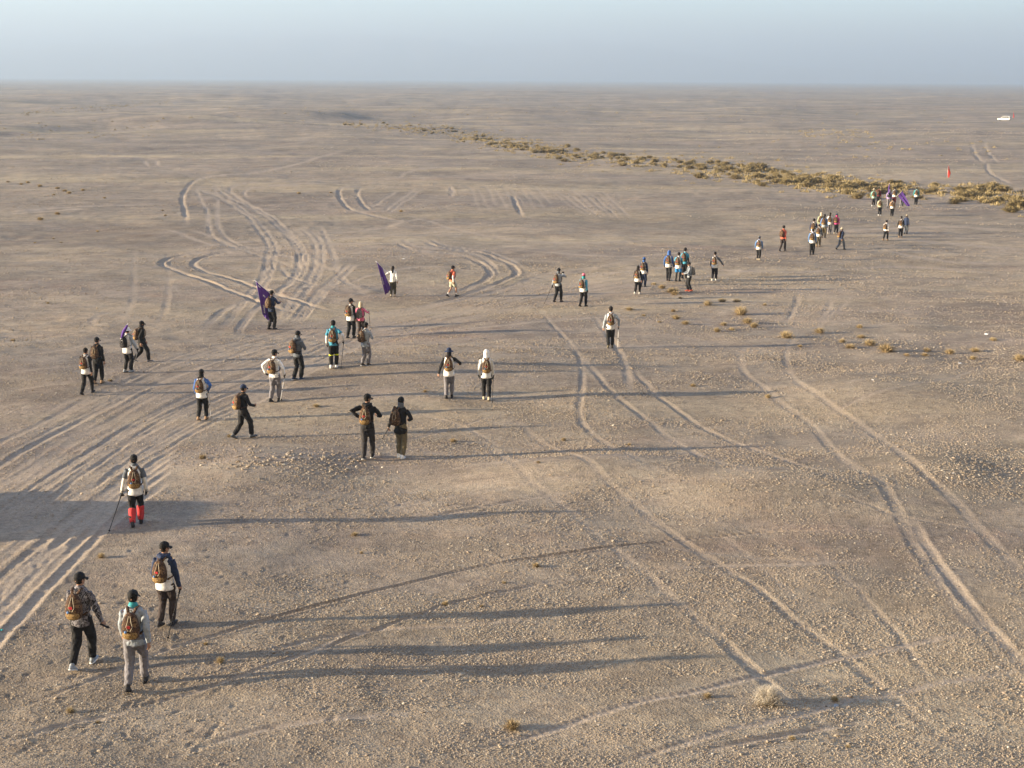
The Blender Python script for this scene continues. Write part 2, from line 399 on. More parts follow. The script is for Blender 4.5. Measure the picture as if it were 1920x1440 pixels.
def ground_material():
    m, t, b = new_mat('desert_ground')
    L = t.links.new
    tc = N(t, 'ShaderNodeTexCoord')
    def noise(scale, detail=3, rough=.55, vec=None):
        n = N(t, 'ShaderNodeTexNoise'); n.inputs['Scale'].default_value = scale; n.inputs['Detail'].default_value = detail; n.inputs['Roughness'].default_value = rough
        L(vec or tc.outputs['Object'], n.inputs['Vector']); return n.outputs['Fac']
    def ramp(fac, stops):
        r = N(t, 'ShaderNodeValToRGB'); e = r.color_ramp.elements
        while len(e) < len(stops): e.new(.5)
        for el, (p, c) in zip(e, stops): el.position = p; el.color = c if len(c) == 4 else (*c, 1)
        L(fac, r.inputs[0]); return r.outputs[0]
    def mix(fac, a, c, blend='MIX'):
        x = N(t, 'ShaderNodeMix', data_type='RGBA', blend_type=blend)
        if isinstance(fac, (int, float)): x.inputs[0].default_value = fac
        else: L(fac, x.inputs[0])
        for s, i in ((a, 6), (c, 7)):
            if isinstance(s, tuple): x.inputs[i].default_value = (*s, 1)
            else: L(s, x.inputs[i])
        return x.outputs[2]
    mp = N(t, 'ShaderNodeMapping'); mp.inputs['Scale'].default_value = (.35, 1.0, 1.0); L(tc.outputs['Object'], mp.inputs['Vector'])
    big = noise(.055, 5, .6, mp.outputs[0])
    mid = noise(.6, 5, .6)
    small = noise(9, 4, .7)
    grain = noise(38, 3, .8)
    base = ramp(big, [(.30, (.215, .175, .150)), (.46, (.235, .192, .160)), (.56, (.262, .215, .165)), (.72, (.225, .184, .156))])
    red = mix(ramp(noise(.16, 5, .65, mp.outputs[0]), [(.56, (0, 0, 0)), (.74, (1, 1, 1))]), base, (.240, .172, .135))
    grey = mix(ramp(mid, [(.40, (0, 0, 0)), (.66, (.75, .75, .75))]), red, (.205, .182, .156))
    mp2 = N(t, 'ShaderNodeMapping'); mp2.inputs['Scale'].default_value = (.22, 1.0, 1.0); L(tc.outputs['Object'], mp2.inputs['Vector'])
    streak = noise(.6, 7, .78, mp.outputs[0])
    grey = mix(ramp(streak, [(.52, (0, 0, 0)), (.70, (.8, .8, .8))]), grey, (.130, .104, .088))
    grey = mix(ramp(noise(.035, 6, .65, mp2.outputs[0]), [(.50, (0, 0, 0)), (.62, (.7, .7, .7))]), grey, (.345, .285, .195))
    grey = mix(ramp(noise(.012, 6, .7, mp2.outputs[0]), [(.54, (0, 0, 0)), (.68, (.65, .65, .65))]), grey, (.150, .135, .100))
    grey = mix(ramp(noise(2.1, 6, .85), [(.48, (0, 0, 0)), (.64, (.62, .62, .62))]), grey, (.135, .108, .088))
    grey = mix(ramp(noise(1.7, 6, .8), [(.54, (0, 0, 0)), (.70, (.6, .6, .6))]), grey, (.345, .29, .22))
    mp3 = N(t, 'ShaderNodeMapping'); mp3.inputs['Scale'].default_value = (.5, .5, 1.0); mp3.inputs['Location'].default_value = (31, 12, 0); L(tc.outputs['Object'], mp3.inputs['Vector'])
    grey = mix(1.0, grey, ramp(noise(.11, 6, .68, mp3.outputs[0]), [(.32, (.80, .775, .745)), (.50, (1.12, 1.10, 1.06)), (.68, (1.40, 1.36, 1.27))]), 'MULTIPLY')
    grey = mix(1.0, grey, ramp(noise(.45, 5, .7), [(.34, (.84, .83, .82)), (.66, (1.22, 1.22, 1.21))]), 'MULTIPLY')
    rutn = N(t, 'ShaderNodeAttribute', attribute_name='rut')
    sandy = mix(rutn.outputs['Fac'], grey, (.335, .272, .212))
    c = mix(1.0, sandy, ramp(small, [(.25, (.66, .66, .66)), (.75, (1.28, 1.28, 1.28))]), 'MULTIPLY')
    c = mix(1.0, c, ramp(grain, [(.28, (.72, .71, .70)), (.72, (1.25, 1.26, 1.27))]), 'MULTIPLY')
    L(c, b.inputs['Base Color'])
    b.inputs['Roughness'].default_value = .95
    b.inputs['Specular IOR Level'].default_value = .15
    # relief : pebbles and grit
    vor = N(t, 'ShaderNodeTexVoronoi'); vor.inputs['Scale'].default_value = 26; L(tc.outputs['Object'], vor.inputs['Vector'])
    add = N(t, 'ShaderNodeMath', operation='MULTIPLY_ADD'); L(small, add.inputs[0]); add.inputs[1].default_value = 2.2; L(grain, add.inputs[2])
    sub = N(t, 'ShaderNodeMath', operation='SUBTRACT'); L(add.outputs[0], sub.inputs[0]); L(vor.outputs['Distance'], sub.inputs[1])
    inv = N(t, 'ShaderNodeMath', operation='MULTIPLY_ADD'); L(rutn.outputs['Fac'], inv.inputs[0]); inv.inputs[1].default_value = -.6; inv.inputs[2].default_value = 1.0
    bu = N(t, 'ShaderNodeBump'); bu.inputs['Distance'].default_value = .012; L(inv.outputs[0], bu.inputs['Strength']); L(sub.outputs[0], bu.inputs['Height'])
    L(bu.outputs[0], b.inputs['Normal'])
    return m

ground_me.materials.append(ground_material())
ground = link('ground', ground_me)
tag(ground, 'wide gravel desert plain marked with curving tyre ruts', kind='structure')

_mats = {}
def cloth(name, col, rough=.85, var=.25, scale=18, bump=.25):
    if name in _mats: return _mats[name]
    m, t, b = new_mat(name); L = t.links.new
    tc = N(t, 'ShaderNodeTexCoord')
    n = N(t, 'ShaderNodeTexNoise'); n.inputs['Scale'].default_value = scale; n.inputs['Detail'].default_value = 4
    L(tc.outputs['Object'], n.inputs['Vector'])
    r = N(t, 'ShaderNodeValToRGB'); e = r.color_ramp.elements
    e[0].position = .25; e[1].position = .75
    e[0].color = (*[c * (1 - var) for c in col], 1); e[1].color = (*[min(1, c * (1 + var)) for c in col], 1)
    L(n.outputs['Fac'], r.inputs[0]); L(r.outputs[0], b.inputs['Base Color'])
    b.inputs['Roughness'].default_value = rough
    b.inputs['Specular IOR Level'].default_value = .25
    if bump:
        bu = N(t, 'ShaderNodeBump'); bu.inputs['Strength'].default_value = bump; bu.inputs['Distance'].default_value = .02
        L(n.outputs['Fac'], bu.inputs['Height']); L(bu.outputs[0], b.inputs['Normal'])
    _mats[name] = m
    return m

def camo(name, cols, scale=11):
    if name in _mats: return _mats[name]
    m, t, b = new_mat(name); L = t.links.new
    tc = N(t, 'ShaderNodeTexCoord')
    n = N(t, 'ShaderNodeTexNoise'); n.inputs['Scale'].default_value = scale; n.inputs['Detail'].default_value = 2.5; n.inputs['Distortion'].default_value = .8
    L(tc.outputs['Object'], n.inputs['Vector'])
    r = N(t, 'ShaderNodeValToRGB'); r.color_ramp.interpolation = 'CONSTANT'; e = r.color_ramp.elements
    while len(e) < len(cols): e.new(.5)
    for k, (el, c) in enumerate(zip(e, cols)):
        el.position = 0 if k == 0 else .36 + .28 * (k - 1) / max(1, len(cols) - 2); el.color = (*c, 1)
    L(n.outputs['Fac'], r.inputs[0]); L(r.outputs[0], b.inputs['Base Color'])
    b.inputs['Roughness'].default_value = .8; b.inputs['Specular IOR Level'].default_value = .25
    _mats[name] = m
    return m

PAL = {
 'black': (.012, .012, .014), 'charcoal': (.035, .033, .036), 'navy': (.020, .032, .075), 'blue': (.04, .11, .33), 'midblue': (.10, .20, .42),
 'white': (.78, .78, .78), 'offwhite': (.62, .61, .58), 'lightgrey': (.28, .315, .36), 'grey': (.16, .155, .175), 'slate': (.10, .115, .14),
 'darkbrown': (.045, .035, .035), 'khaki': (.14, .115, .07), 'beige': (.50, .43, .32), 'teal': (.04, .28, .32), 'cyan': (.06, .28, .42), 'brightblue': (.03, .21, .52),
 'pink': (.70, .17, .27), 'magenta': (.50, .06, .22), 'orange': (.55, .12, .075), 'coral': (.80, .19, .12), 'red': (.48, .040, .045), 'darkred': (.12, .02, .03),
 'purple': (.10, .042, .26), 'lilac': (.30, .24, .42), 'palegreen': (.30, .33, .22), 'seagreen': (.20, .40, .36), 'tan': (.34, .22, .13), 'yellow': (.75, .85, .05),
 'hair': (.012, .009, .008), 'ochre': (.24, .15, .055), 'seafoam': (.35, .5, .46), 'lightkhaki': (.42, .42, .33), 'lens': (.01, .01, .012)}
def cm(c): return cloth('cloth_' + c, PAL[c])
SKIN = cloth('skin', (.36, .205, .14), rough=.55, var=.08, bump=0)
CAMO = camo('pack_camouflage', [(.018, .011, .009), (.075, .040, .024), (.036, .021, .015), (.16, .095, .050), (.07, .042, .025)], 13)
CAMO_LIGHT = camo('pack_camouflage_ochre', [(.075, .045, .02), (.20, .125, .045), (.30, .19, .075), (.115, .07, .03), (.38, .27, .13)], 14)
CAMO_JACKET = camo('jacket_camouflage', [(.015, .014, .016), (.06, .055, .065), (.20, .19, .21), (.02, .02, .025), (.33, .32, .35)], 14)
CAMO_DARK = camo('trouser_camouflage', [(.02, .022, .018), (.06, .055, .04), (.10, .095, .07), (.03, .03, .025)], 14)
CAMO_GREY = camo('pack_grey_pattern', [(.04, .04, .04), (.22, .21, .20), (.09, .09, .09), (.32, .30, .28)], 14)

# ------------------------------------------------------------------ mesh pieces
class MB:
    def __init__(s): s.v = []; s.f = []
    def add(s, v, f):
        o = len(s.v); s.v.extend([tuple(map(float, p)) for p in v]); s.f.extend([tuple(i + o for i in q) for q in f]); return s
    def me(s, name='mesh', smooth=True): return mesh_from(s.v, s.f, name, smooth)

def unit(a):
    a = np.asarray(a, float); n = np.linalg.norm(a); return a / n if n > 1e-9 else a

def loft(pts, radii, n=10, side=(1, 0, 0), cap=True, sq=2.0):
    """rings of (a, b) radii along a path; a lies along `side`; sq > 2 squares the section"""
    pts = np.asarray(pts, float); radii = [(r, r) if np.isscalar(r) else r for r in radii]
    v, f = [], []
    m = len(pts)
    for i in range(m):
        t = unit(pts[min(i + 1, m - 1)] - pts[max(i - 1, 0)])
        a = unit(np.asarray(side, float) - np.dot(side, t) * t)
        b = np.cross(t, a)
        for k in range(n):
            th = 2 * math.pi * k / n
            c, s_ = math.cos(th), math.sin(th)
            c = math.copysign(abs(c) ** (2 / sq), c); s_ = math.copysign(abs(s_) ** (2 / sq), s_)
            v.append(pts[i] + a * radii[i][0] * c + b * radii[i][1] * s_)
    for i in range(m - 1):
        for k in range(n):
            f.append((i * n + k, i * n + (k + 1) % n, (i + 1) * n + (k + 1) % n, (i + 1) * n + k))
    if cap:
        t0 = unit(pts[0] - pts[1]); t1 = unit(pts[-1] - pts[-2])
        v.append(pts[0] + t0 * min(radii[0]) * .45); v.append(pts[-1] + t1 * min(radii[-1]) * .45)
        a, b = len(v) - 2, len(v) - 1
        for k in range(n):
            f.append((a, (k + 1) % n, k)); f.append((b, (m - 1) * n + k, (m - 1) * n + (k + 1) % n))
    return v, f

def ellipsoid(c, r, R=np.eye(3), nu=12, nv=8):
    v, f = [], []
    for j in range(1, nv):
        ph = math.pi * j / nv - math.pi / 2
        for i in range(nu):
            th = 2 * math.pi * i / nu
            v.append(np.asarray(c) + R @ np.array([r[0] * math.cos(ph) * math.cos(th), r[1] * math.cos(ph) * math.sin(th), r[2] * math.sin(ph)]))
    for j in range(nv - 2):
        for i in range(nu):
            f.append((j * nu + i, j * nu + (i + 1) % nu, (j + 1) * nu + (i + 1) % nu, (j + 1) * nu + i))
    v.append(np.asarray(c) + R @ np.array([0, 0, -r[2]])); v.append(np.asarray(c) + R @ np.array([0, 0, r[2]]))
    a, b = len(v) - 2, len(v) - 1
    for i in range(nu):
        f.append((a, (i + 1) % nu, i)); f.append((b, (nv - 2) * nu + i, (nv - 2) * nu + (i + 1) % nu))
    return v, f

def box(c, s, R=np.eye(3)):
    v = [np.asarray(c) + R @ (np.array([x, y, z]) * np.asarray(s) / 2) for x in (-1, 1) for y in (-1, 1) for z in (-1, 1)]
    return v, [(0, 1, 3, 2), (4, 6, 7, 5), (0, 4, 5, 1), (2, 3, 7, 6), (0, 2, 6, 4), (1, 5, 7, 3)]

def rotz(a): c, s = math.cos(a), math.sin(a); return np.array([[c, -s, 0], [s, c, 0], [0, 0, 1]])
def rotx(a): c, s = math.cos(a), math.sin(a); return np.array([[1, 0, 0], [0, c, -s], [0, s, c]])

def ik(S0, T, a, b, hint):
    """two bone chain: returns the middle joint and the reached end"""
    S0 = np.asarray(S0, float); T = np.asarray(T, float)
    d = T - S0; D = np.linalg.norm(d); u = d / D
    D2 = min(D, (a + b) * .998); T = S0 + u * D2
    x = (a * a - b * b + D2 * D2) / (2 * D2); h = math.sqrt(max(a * a - x * x, 0))
    p = unit(np.asarray(hint, float) - np.dot(hint, u) * u)
    return S0 + u * x + p * h, T

REMESH = []          # (object, voxel, noise amplitude, extra verts/faces)
def remesh_later(o, voxel, amp=0.0, extra=None, smooth=3):
    md = o.modifiers.new('remesh', 'REMESH'); md.mode = 'VOXEL'; md.voxel_size = voxel; md.use_smooth_shade = True
    if smooth:
        sm = o.modifiers.new('smooth', 'SMOOTH'); sm.factor = .5; sm.iterations = smooth
    REMESH.append((o, amp, extra))

def finish_remesh():
    bpy.context.view_layer.update()
    dg = bpy.context.evaluated_depsgraph_get()
    done = []
    for o, amp, extra in REMESH:
        done.append(bpy.data.meshes.new_from_object(o.evaluated_get(dg)))
    for (o, amp, extra), me in zip(REMESH, done):
        o.modifiers.clear()
        old = o.data; mats = list(old.materials)
        n = len(me.vertices)
        co = np.empty(n * 3); me.vertices.foreach_get('co', co); co = co.reshape(-1, 3)
        if amp:
            no = np.empty(n * 3); me.vertices.foreach_get('normal', no); no = no.reshape(-1, 3)
            sd = hash(o.name) % 97
            d = vnoise(co[:, 0] / .07 + co[:, 1] / .09 + sd, co[:, 2] / .10 + co[:, 0] / .2, 41) + .6 * vnoise(co[:, 0] / .03 - co[:, 1] / .04, co[:, 2] / .045 + sd, 42)
            co = co + no * (d * amp)[:, None]
            me.vertices.foreach_set('co', co.ravel())
        if extra and extra.v:
            ls = np.empty(len(me.polygons), np.int32); lt = ls.copy()
            me.polygons.foreach_get('loop_start', ls); me.polygons.foreach_get('loop_total', lt)
            vi = np.empty(len(me.loops), np.int32); me.loops.foreach_get('vertex_index', vi)
            fc = [tuple(vi[s:s + k]) for s, k in zip(ls, lt)]
            mb = MB(); mb.v = [tuple(p) for p in co]; mb.f = fc; mb.add(extra.v, extra.f)
            me = mb.me(o.name)
        me.polygons.foreach_set('use_smooth', [True] * len(me.polygons))
        me.materials.clear()
        for m_ in mats: me.materials.append(m_)
        o.data = me
        bpy.data.meshes.remove(old)
        me.update()

def hand(mb, wrist, dirv, palm_n, side, curl=.5, fat=1.0):
    """palm, four fingers of different lengths and a thumb on the side; side=+1 right hand"""
    d = unit(dirv); n = unit(np.asarray(palm_n) - np.dot(palm_n, d) * d)
    lat = np.cross(d, n)                      # across the palm
    mb.add(*loft([wrist, wrist + d * .03, wrist + d * .065, wrist + d * .09], [(.026 * fat, .019 * fat), (.036 * fat, .018 * fat), (.041 * fat, .016 * fat), (.038 * fat, .014 * fat)], 8, lat))
    for k, ln in enumerate((.070, .078, .072, .058)):
        o = wrist + d * .085 + lat * (.030 - .020 * k)
        p = [o]; cd = d.copy()
        for j, seg in enumerate((.45, .32, .23)):
            ang = curl * (.55 + .35 * j)
            cd = unit(cd * math.cos(ang) + n * math.sin(ang))
            nn = unit(n - np.dot(n, cd) * cd) if abs(np.dot(n, cd)) < .98 else n
            p.append(p[-1] + cd * ln * seg)
            n_ = nn
        mb.add(*loft(p, [.0095 * fat, .009 * fat, .0085 * fat, .007 * fat], 6, lat))
    th = wrist + d * .025 + lat * .030
    t1 = th + unit(lat * .8 + d * .7 + n * .3) * .035
    t2 = t1 + unit(d * .9 + lat * .2 + n * .5 * (1 + curl)) * .03
    mb.add(*loft([th, t1, t2, t2 + unit(d * .7 + n * (.4 + curl)) * .022], [.012 * fat, .0105 * fat, .0095 * fat, .0075 * fat], 6, n))

PEOPLE = []
def person(label, fx, fy, hy, yaw=20, g=.6, top='black', sleeves=None, vest=None, legs='black', shoes='charcoal', hat=('cap', 'black'),
           head_yaw=0, hair='short', pack=None, gloves=False, la=None, ra=None, coat=0.0, collar=None, hood=None, gaiters=None, shorts=False,
           bare_arms=False, pole_l=None, pole_r=None, camera=False, who=None, lean=3, arm_sleeve=None, stripe=None, sole=None, leggings=None, hem=None, neck=None, feet_off=0.0, pack_shift=0.0):
    P = ground_hit(fx, fy)
    Yd = P[1]
    # height from the photograph's head top
    top_pt = px_plane(fx, hy, Yd)
    gz = ground_z(P[0], P[1])
    Hm = (top_pt[2] - gz) / 1.0
    H = min(max(Hm, 1.54), 1.90)
    sc = H / 1.745            # model is 1.745 m with its cap
    dist = math.hypot(P[0], P[1])
    vox = .015 if dist < 36 else (.020 if dist < 64 else .027)
    ya = math.radians(yaw)
    root_R = rotz(-ya)
    def to_local(wp):
        return root_R.T @ (np.asarray(wp) - np.array([P[0], P[1], gz])) / sc
    def hand_target(spec, S0):
        if spec[0] == 'px': return to_local(px_plane(spec[1], spec[2], Yd + (spec[3] if len(spec) > 3 else 0)))
        return np.array(spec[1:4], float)
    # ---- skeleton
    sl = .33 * g
    ang_r = max(g, 0); ang_l = max(-g, 0)
    feet = {}
    for sd in (1, -1):
        fwd = sl * sd
        pitch = -math.radians(38) * abs(g) if fwd < 0 else math.radians(8) * abs(g)   # toe down when trailing
        th = -pitch
        az_ = (.08 * math.cos(th) + .12 * math.sin(th)) if pitch < 0 else (.08 * math.cos(pitch) + .05 * math.sin(pitch))
        if feet_off and fwd < 0: az_ += feet_off
        feet[sd] = (np.array([.085 * sd, fwd - (.06 if fwd < 0 else 0), az_]), pitch)
    pel_z = min(.905, *[f[0][2] + math.sqrt(max(.835 ** 2 - (f[0][1]) ** 2, .3)) - .006 for f in feet.values()])
    pel = np.array([0, 0, pel_z])
    ln = math.radians(lean)
    up = np.array([0, math.sin(ln), math.cos(ln)])
    sp = lambda z, y=0.0: pel + up * (z - .905) + np.array([0, y, 0])
    knees = {}
    for sd in (1, -1):
        hip = pel + np.array([.088 * sd, 0, -.01])
        k, a_ = ik(hip, feet[sd][0], .42, .42, (0.04 * sd, 1, 0))
        knees[sd] = (hip, k, a_)
    arms = {}
    for sd, spec in ((1, ra), (-1, la)):
        Sh = sp(1.372) + np.array([.168 * sd, -.005, 0])
        if spec is None:
            sw = -g * sd
            T = Sh + np.array([.085 * sd, .24 * sw + .05, -.535 + .03 * abs(sw)]); hint = (.35 * sd, -1, 0)
        else:
            T = hand_target(spec, Sh); hint = (.8 * sd, -.7, -.4)
        e, T = ik(Sh, T, .285, .285, hint)
        arms[sd] = (Sh, e, T)
    hc = sp(1.60, .015)
    hr = rotz(-math.radians(head_yaw)) @ rotx(-math.radians(4))
    # ---- body
    raw = MB()
    raw.add(*loft([sp(.80), sp(.905), sp(1.03), sp(1.20), sp(1.33), sp(1.41), sp(1.455)], [(.11, .085), (.150, .10), (.130, .085), (.150, .10), (.160, .095), (.135, .075), (.07, .06)], 14))
    raw.add(*loft([sp(1.42), sp(1.50, .005), sp(1.56, .012)], [.058, .052, .055], 10))
    raw.add(*ellipsoid(hc + hr @ np.array([0, -.008, .02]), (.076, .094, .098), hr, 14, 10))
    raw.add(*ellipsoid(hc + hr @ np.array([0, .028, -.055]), (.056, .066, .062), hr, 12, 8))
    for sd in (1, -1):
        hip, k, a_ = knees[sd]
        raw.add(*loft([hip, hip * .5 + k * .5, k, k * .6 + a_ * .4, k * .35 + a_ * .65, a_], [.080, .070, .052, .052, .043, .034], 10))
        fR = rotx(feet[sd][1])
        raw.add(*loft([a_ + fR @ np.array(q) for q in ((0, -.06, -.045), (0, 0, -.045), (0, .08, -.052), (0, .17, -.058))], [(.028, .026), (.036, .032), (.038, .022), (.028, .014)], 8))
        Sh, e, T = arms[sd]
        raw.add(*loft([Sh - np.array([.05 * sd, 0, 0]), Sh, Sh * .5 + e * .5, e, e * .6 + T * .4, T], [.05, .050, .044, .037, .036, .026], 8))
    fine = MB()
    for sd in (1, -1):
        Sh, e, T = arms[sd]
        held = (ra if sd > 0 else la) is not None
        if not gloves:
            hand(fine, T - unit(T - e) * .01, T - e + (np.array([0, .12, 0]) if held else 0), np.array([-.9 * sd, .5, 0]), sd, 1.0 if held else .45)
        # ears
        fine.add(*ellipsoid(hc + hr @ np.array([.077 * sd, -.005, -.005]), (.011, .020, .030), hr, 8, 6))
        fine.add(*ellipsoid(hc + hr @ np.array([.030 * sd, .080, .008]), (.013, .008, .009), hr, 8, 6))
    fine.add(*loft([hc + hr @ np.array([0, .086, .012]), hc + hr @ np.array([0, .099, -.012]), hc + hr @ np.array([0, .107, -.030]), hc + hr @ np.array([0, .090, -.036])], [(.008, .008), (.011, .012), (.015, .012), (.010, .008)], 8))
    fine.add(*ellipsoid(hc + hr @ np.array([0, .086, -.062]), (.024, .008, .008), hr, 8, 6))
    body = link('person', raw.me('body'))
    body.data.materials.append(SKIN)
    remesh_later(body, vox, 0, fine)
    body.location = (P[0], P[1], gz); body.rotation_euler = (0, 0, -ya); body.scale = (sc, sc, sc)
    tag(body, label, 'person', 'hikers crossing the desert plain')
    def part(name, mb, mat, rv=None, amp=.0, par=None, smooth=True, sm=2):
        o = link(name, mb.me(name, smooth), par or body)
        o.data.materials.append(mat)
        if rv: remesh_later(o, rv, amp, None, sm)
        return o
    mat = lambda c: c if not isinstance(c, str) else cm(c)
    # ---- trousers / shorts
    tr = MB()
    tr.add(*loft([sp(.77), sp(.83), sp(.92), sp(1.00), sp(1.05)], [(.125, .105), (.165, .125), (.170, .128), (.152, .112), (.148, .108)], 16))
    for sd in (1, -1):
        hip, k, a_ = knees[sd]
        if shorts:
            kk = hip * .18 + k * .82
            tr.add(*loft([hip + np.array([0, 0, .02]), hip * .5 + kk * .5, kk], [(.105, .110), (.105, .105), (.105, .105)], 12))
        else:
            low = k * .06 + a_ * .94
            tr.add(*loft([hip + np.array([0, 0, .02]), hip * .6 + k * .4, k, k * .6 + low * .4, k * .3 + low * .7, low], [(.102, .112), (.098, .106), (.080, .087), (.078, .085), (.072, .079), (.066, .075)], 12))
    part('shorts' if shorts else 'trousers', tr, mat(legs), vox, .020)
    # ---- upper garment
    low = (hem if hem else .83) - coat
    ja = MB()
    fl = (-.010 if vest else .012) + coat * .08
    ja.add(*loft([sp(low), sp(low + .06), sp(.98), sp(1.08), sp(1.22), sp(1.34), sp(1.42), sp(1.465), sp(1.50)],
                 [(.166 + fl, .130 + fl), (.170 + fl, .133 + fl), (.160, .122), (.157, .119), (.168, .126), (.172, .122), (.146, .098), (.092, .08), (.070, .068)], 18))
    for sd in (1, -1):
        Sh, e, T = arms[sd]
        end = T - unit(T - e) * .01
        if bare_arms: path = [Sh - np.array([.06 * sd, 0, 0]), Sh, Sh * .6 + e * .4, Sh * .3 + e * .7]; rad_ = [.052, .065, .063, .064]
        else: path = [Sh - np.array([.06 * sd, 0, 0]), Sh, Sh * .5 + e * .5, e, e * .5 + T * .5, end]; rad_ = [.052, .064, .061, .056, .049, .043]
        ja.add(*loft(path, rad_, 12))
    part('jacket' if not bare_arms else 'shirt', ja, mat(sleeves or top), vox, .020)
    if bare_arms and arm_sleeve:
        for sd in (1, -1):
            Sh, e, T = arms[sd]; mb = MB()
            mb.add(*loft([Sh * .4 + e * .6, e, e * .5 + T * .5, T - unit(T - e) * .01], [.050, .045, .043, .036], 10))
            part('arm_sleeve', mb, mat(arm_sleeve))
    if vest:
        vb = MB()
        vl = (hem if hem else .83) - .055
        vb.add(*loft([sp(vl), sp(vl + .012), sp(vl + .08), sp(.99), sp(1.09), sp(1.22), sp(1.33), sp(1.405), sp(1.445), sp(1.475)],
                     [(.170, .134), (.183, .146), (.185, .147), (.174, .136), (.169, .131), (.176, .138), (.168, .134), (.142, .112), (.106, .093), (.084, .082)], 22))
        part('vest', vb, mat(vest))
    if collar:
        mb = MB(); mb.add(*loft([sp(1.445), sp(1.485), sp(1.52, .01)], [(.092, .085), (.080, .080), (.068, .070)], 14)); part('collar', mb, mat(collar))
    if neck:
        mb = MB(); mb.add(*loft([sp(1.43), sp(1.49), sp(1.55, .01), sp(1.59, .01)], [(.105, .10), (.085, .09), (.086, .10), (.084, .102)], 14)); part('neck_gaiter', mb, mat(neck), vox * .8, .008)
    # ---- shoes
    for sd in (1, -1):
        a_ = knees[sd][2]; fR = rotx(feet[sd][1]); mb = MB()
        q = lambda x: a_ + fR @ np.array(x)
        mb.add(*loft([q((0, -.085, -.045)), q((0, -.05, -.035)), q((0, .02, -.030)), q((0, .09, -.046)), q((0, .16, -.056)), q((0, .19, -.062))],
                     [(.026, .026), (.040, .042), (.044, .046), (.047, .031), (.042, .021), (.022, .012)], 12, sq=2.6))
        mb.add(*loft([q((0, -.015, -.04)), q((0, -.02, .045))], [(.044, .05), (.041, .046)], 10))
        sh = part('shoe', mb, mat(shoes))
        if dist < 95:
            so = MB(); so.add(*loft([q((0, -.095, -.072)), q((0, -.05, -.072)), q((0, .06, -.072)), q((0, .14, -.072)), q((0, .195, -.070))], [(.028, .010), (.043, .011), (.046, .011), (.046, .011), (.024, .009)], 10, sq=3))
            part('sole', so, mat(sole or ('offwhite' if shoes in ('white', 'offwhite') else 'charcoal')), par=sh)
        if leggings:
            k = knees[sd][1]; hp = knees[sd][0]; mb = MB(); mb.add(*loft([hp * .4 + k * .6, k, k * .6 + a_ * .4, a_], [.066, .060, .058, .042], 10)); part('legging', mb, mat(leggings))
        elif shorts:
            k = knees[sd][1]; mb = MB(); mb.add(*loft([a_ + (k - a_) * .0, a_ + (k - a_) * .28], [(.040, .042), (.046, .048)], 10)); part('sock', mb, mat('white'))
        if gaiters:
            k = knees[sd][1]; mb = MB(); mb.add(*loft([a_ + (k - a_) * .06, a_ + (k - a_) * .3, a_ + (k - a_) * .65, a_ + (k - a_) * .86], [(.072, .079), (.080, .086), (.088, .094), (.087, .093)], 14)); part('gaiter', mb, mat(gaiters), .016, .006)
        if stripe:
            k = knees[sd][1]; mb = MB()
            c0 = k + (a_ - k) * .05; mb.add(*loft([c0 + np.array([0, 0, .02]), c0 - np.array([0, 0, .02])], [(.086, .09), (.084, .088)], 14, side=(1, 0, .5 * sd))); part('knee_band', mb, mat(stripe))
    # ---- gloves
    if gloves:
        for sd in (1, -1):
            Sh, e, T = arms[sd]; mb = MB()
            held = (ra if sd > 0 else la) is not None
            hand(mb, T - unit(T - e) * .03, T - e + (np.array([0, .12, 0]) if held else 0), np.array([-.9 * sd, .5, 0]), sd, 1.0 if held else .45, 1.25)
            mb.add(*loft([T - unit(T - e) * .06, T - unit(T - e) * .01], [.040, .036], 8))
            part('glove', mb, mat('black'))
    # ---- head wear
    def headring(z, a, b, y0=0.0): return hc + hr @ np.array([0, y0, z]), (a, b)
    kind, hcol = hat if hat else (None, None)
    sx = hr @ np.array([1, 0, 0])
    if hair in ('short', 'long') :
        hb = MB()
        prof = [headring(-.055, .050, .040, -.052), headring(-.03, .074, .070, -.035), headring(.01, .082, .088, -.020), headring(.05, .084, .096, -.014), headring(.09, .070, .080, -.010), headring(.118, .040, .045, -.008)]
        hb.add(*loft([p[0] for p in prof], [p[1] for p in prof], 14, sx))
        if hair == 'long':
            hb.add(*loft([hc + hr @ np.array([0, -.07, .03]), hc + hr @ np.array([0, -.095, -.06]), hc + hr @ np.array([0, -.115, -.16]), hc + hr @ np.array([0, -.13, -.28])], [(.065, .04), (.075, .035), (.07, .03), (.04, .015)], 10, sx))
        part('hair', hb, cm('hair') if hcol != 'greyhair' else cm('khaki'))
    if kind == 'cap':
        cb = MB()
        prof = [headring(.028, .086, .104, -.006), headring(.06, .088, .106, -.006), headring(.095, .080, .096, -.006), headring(.122, .058, .070, -.006), headring(.137, .028, .034, -.006)]
        cb.add(*loft([p[0] for p in prof], [p[1] for p in prof], 16, sx))
        cap = part('cap', cb, mat(hcol))
        bb = MB(); nB = 9; vv = []; ff = []
        for lay in (0, 1):
            for j in range(3):
                for i in range(nB):
                    th = math.radians(-62 + 124 * i / (nB - 1)); ext = j * .040 * math.cos(th * .9)
                    vv.append(hc + hr @ np.array([(.084 + ext * .35) * math.sin(th), -.006 + .102 * math.cos(th) + ext * 1.0, .040 - .014 * j - .018 * (th ** 2) * j / 2 - .006 * lay]))
        o2 = 3 * nB
        for j in range(2):
            for i in range(nB - 1):
                a0 = j * nB + i; ff.append((a0, a0 + 1, a0 + nB + 1, a0 + nB)); ff.append((o2 + a0, o2 + a0 + nB, o2 + a0 + nB + 1, o2 + a0 + 1))
        for i in range(nB - 1):
            a0 = 2 * nB + i; ff.append((a0, a0 + 1, o2 + a0 + 1, o2 + a0))
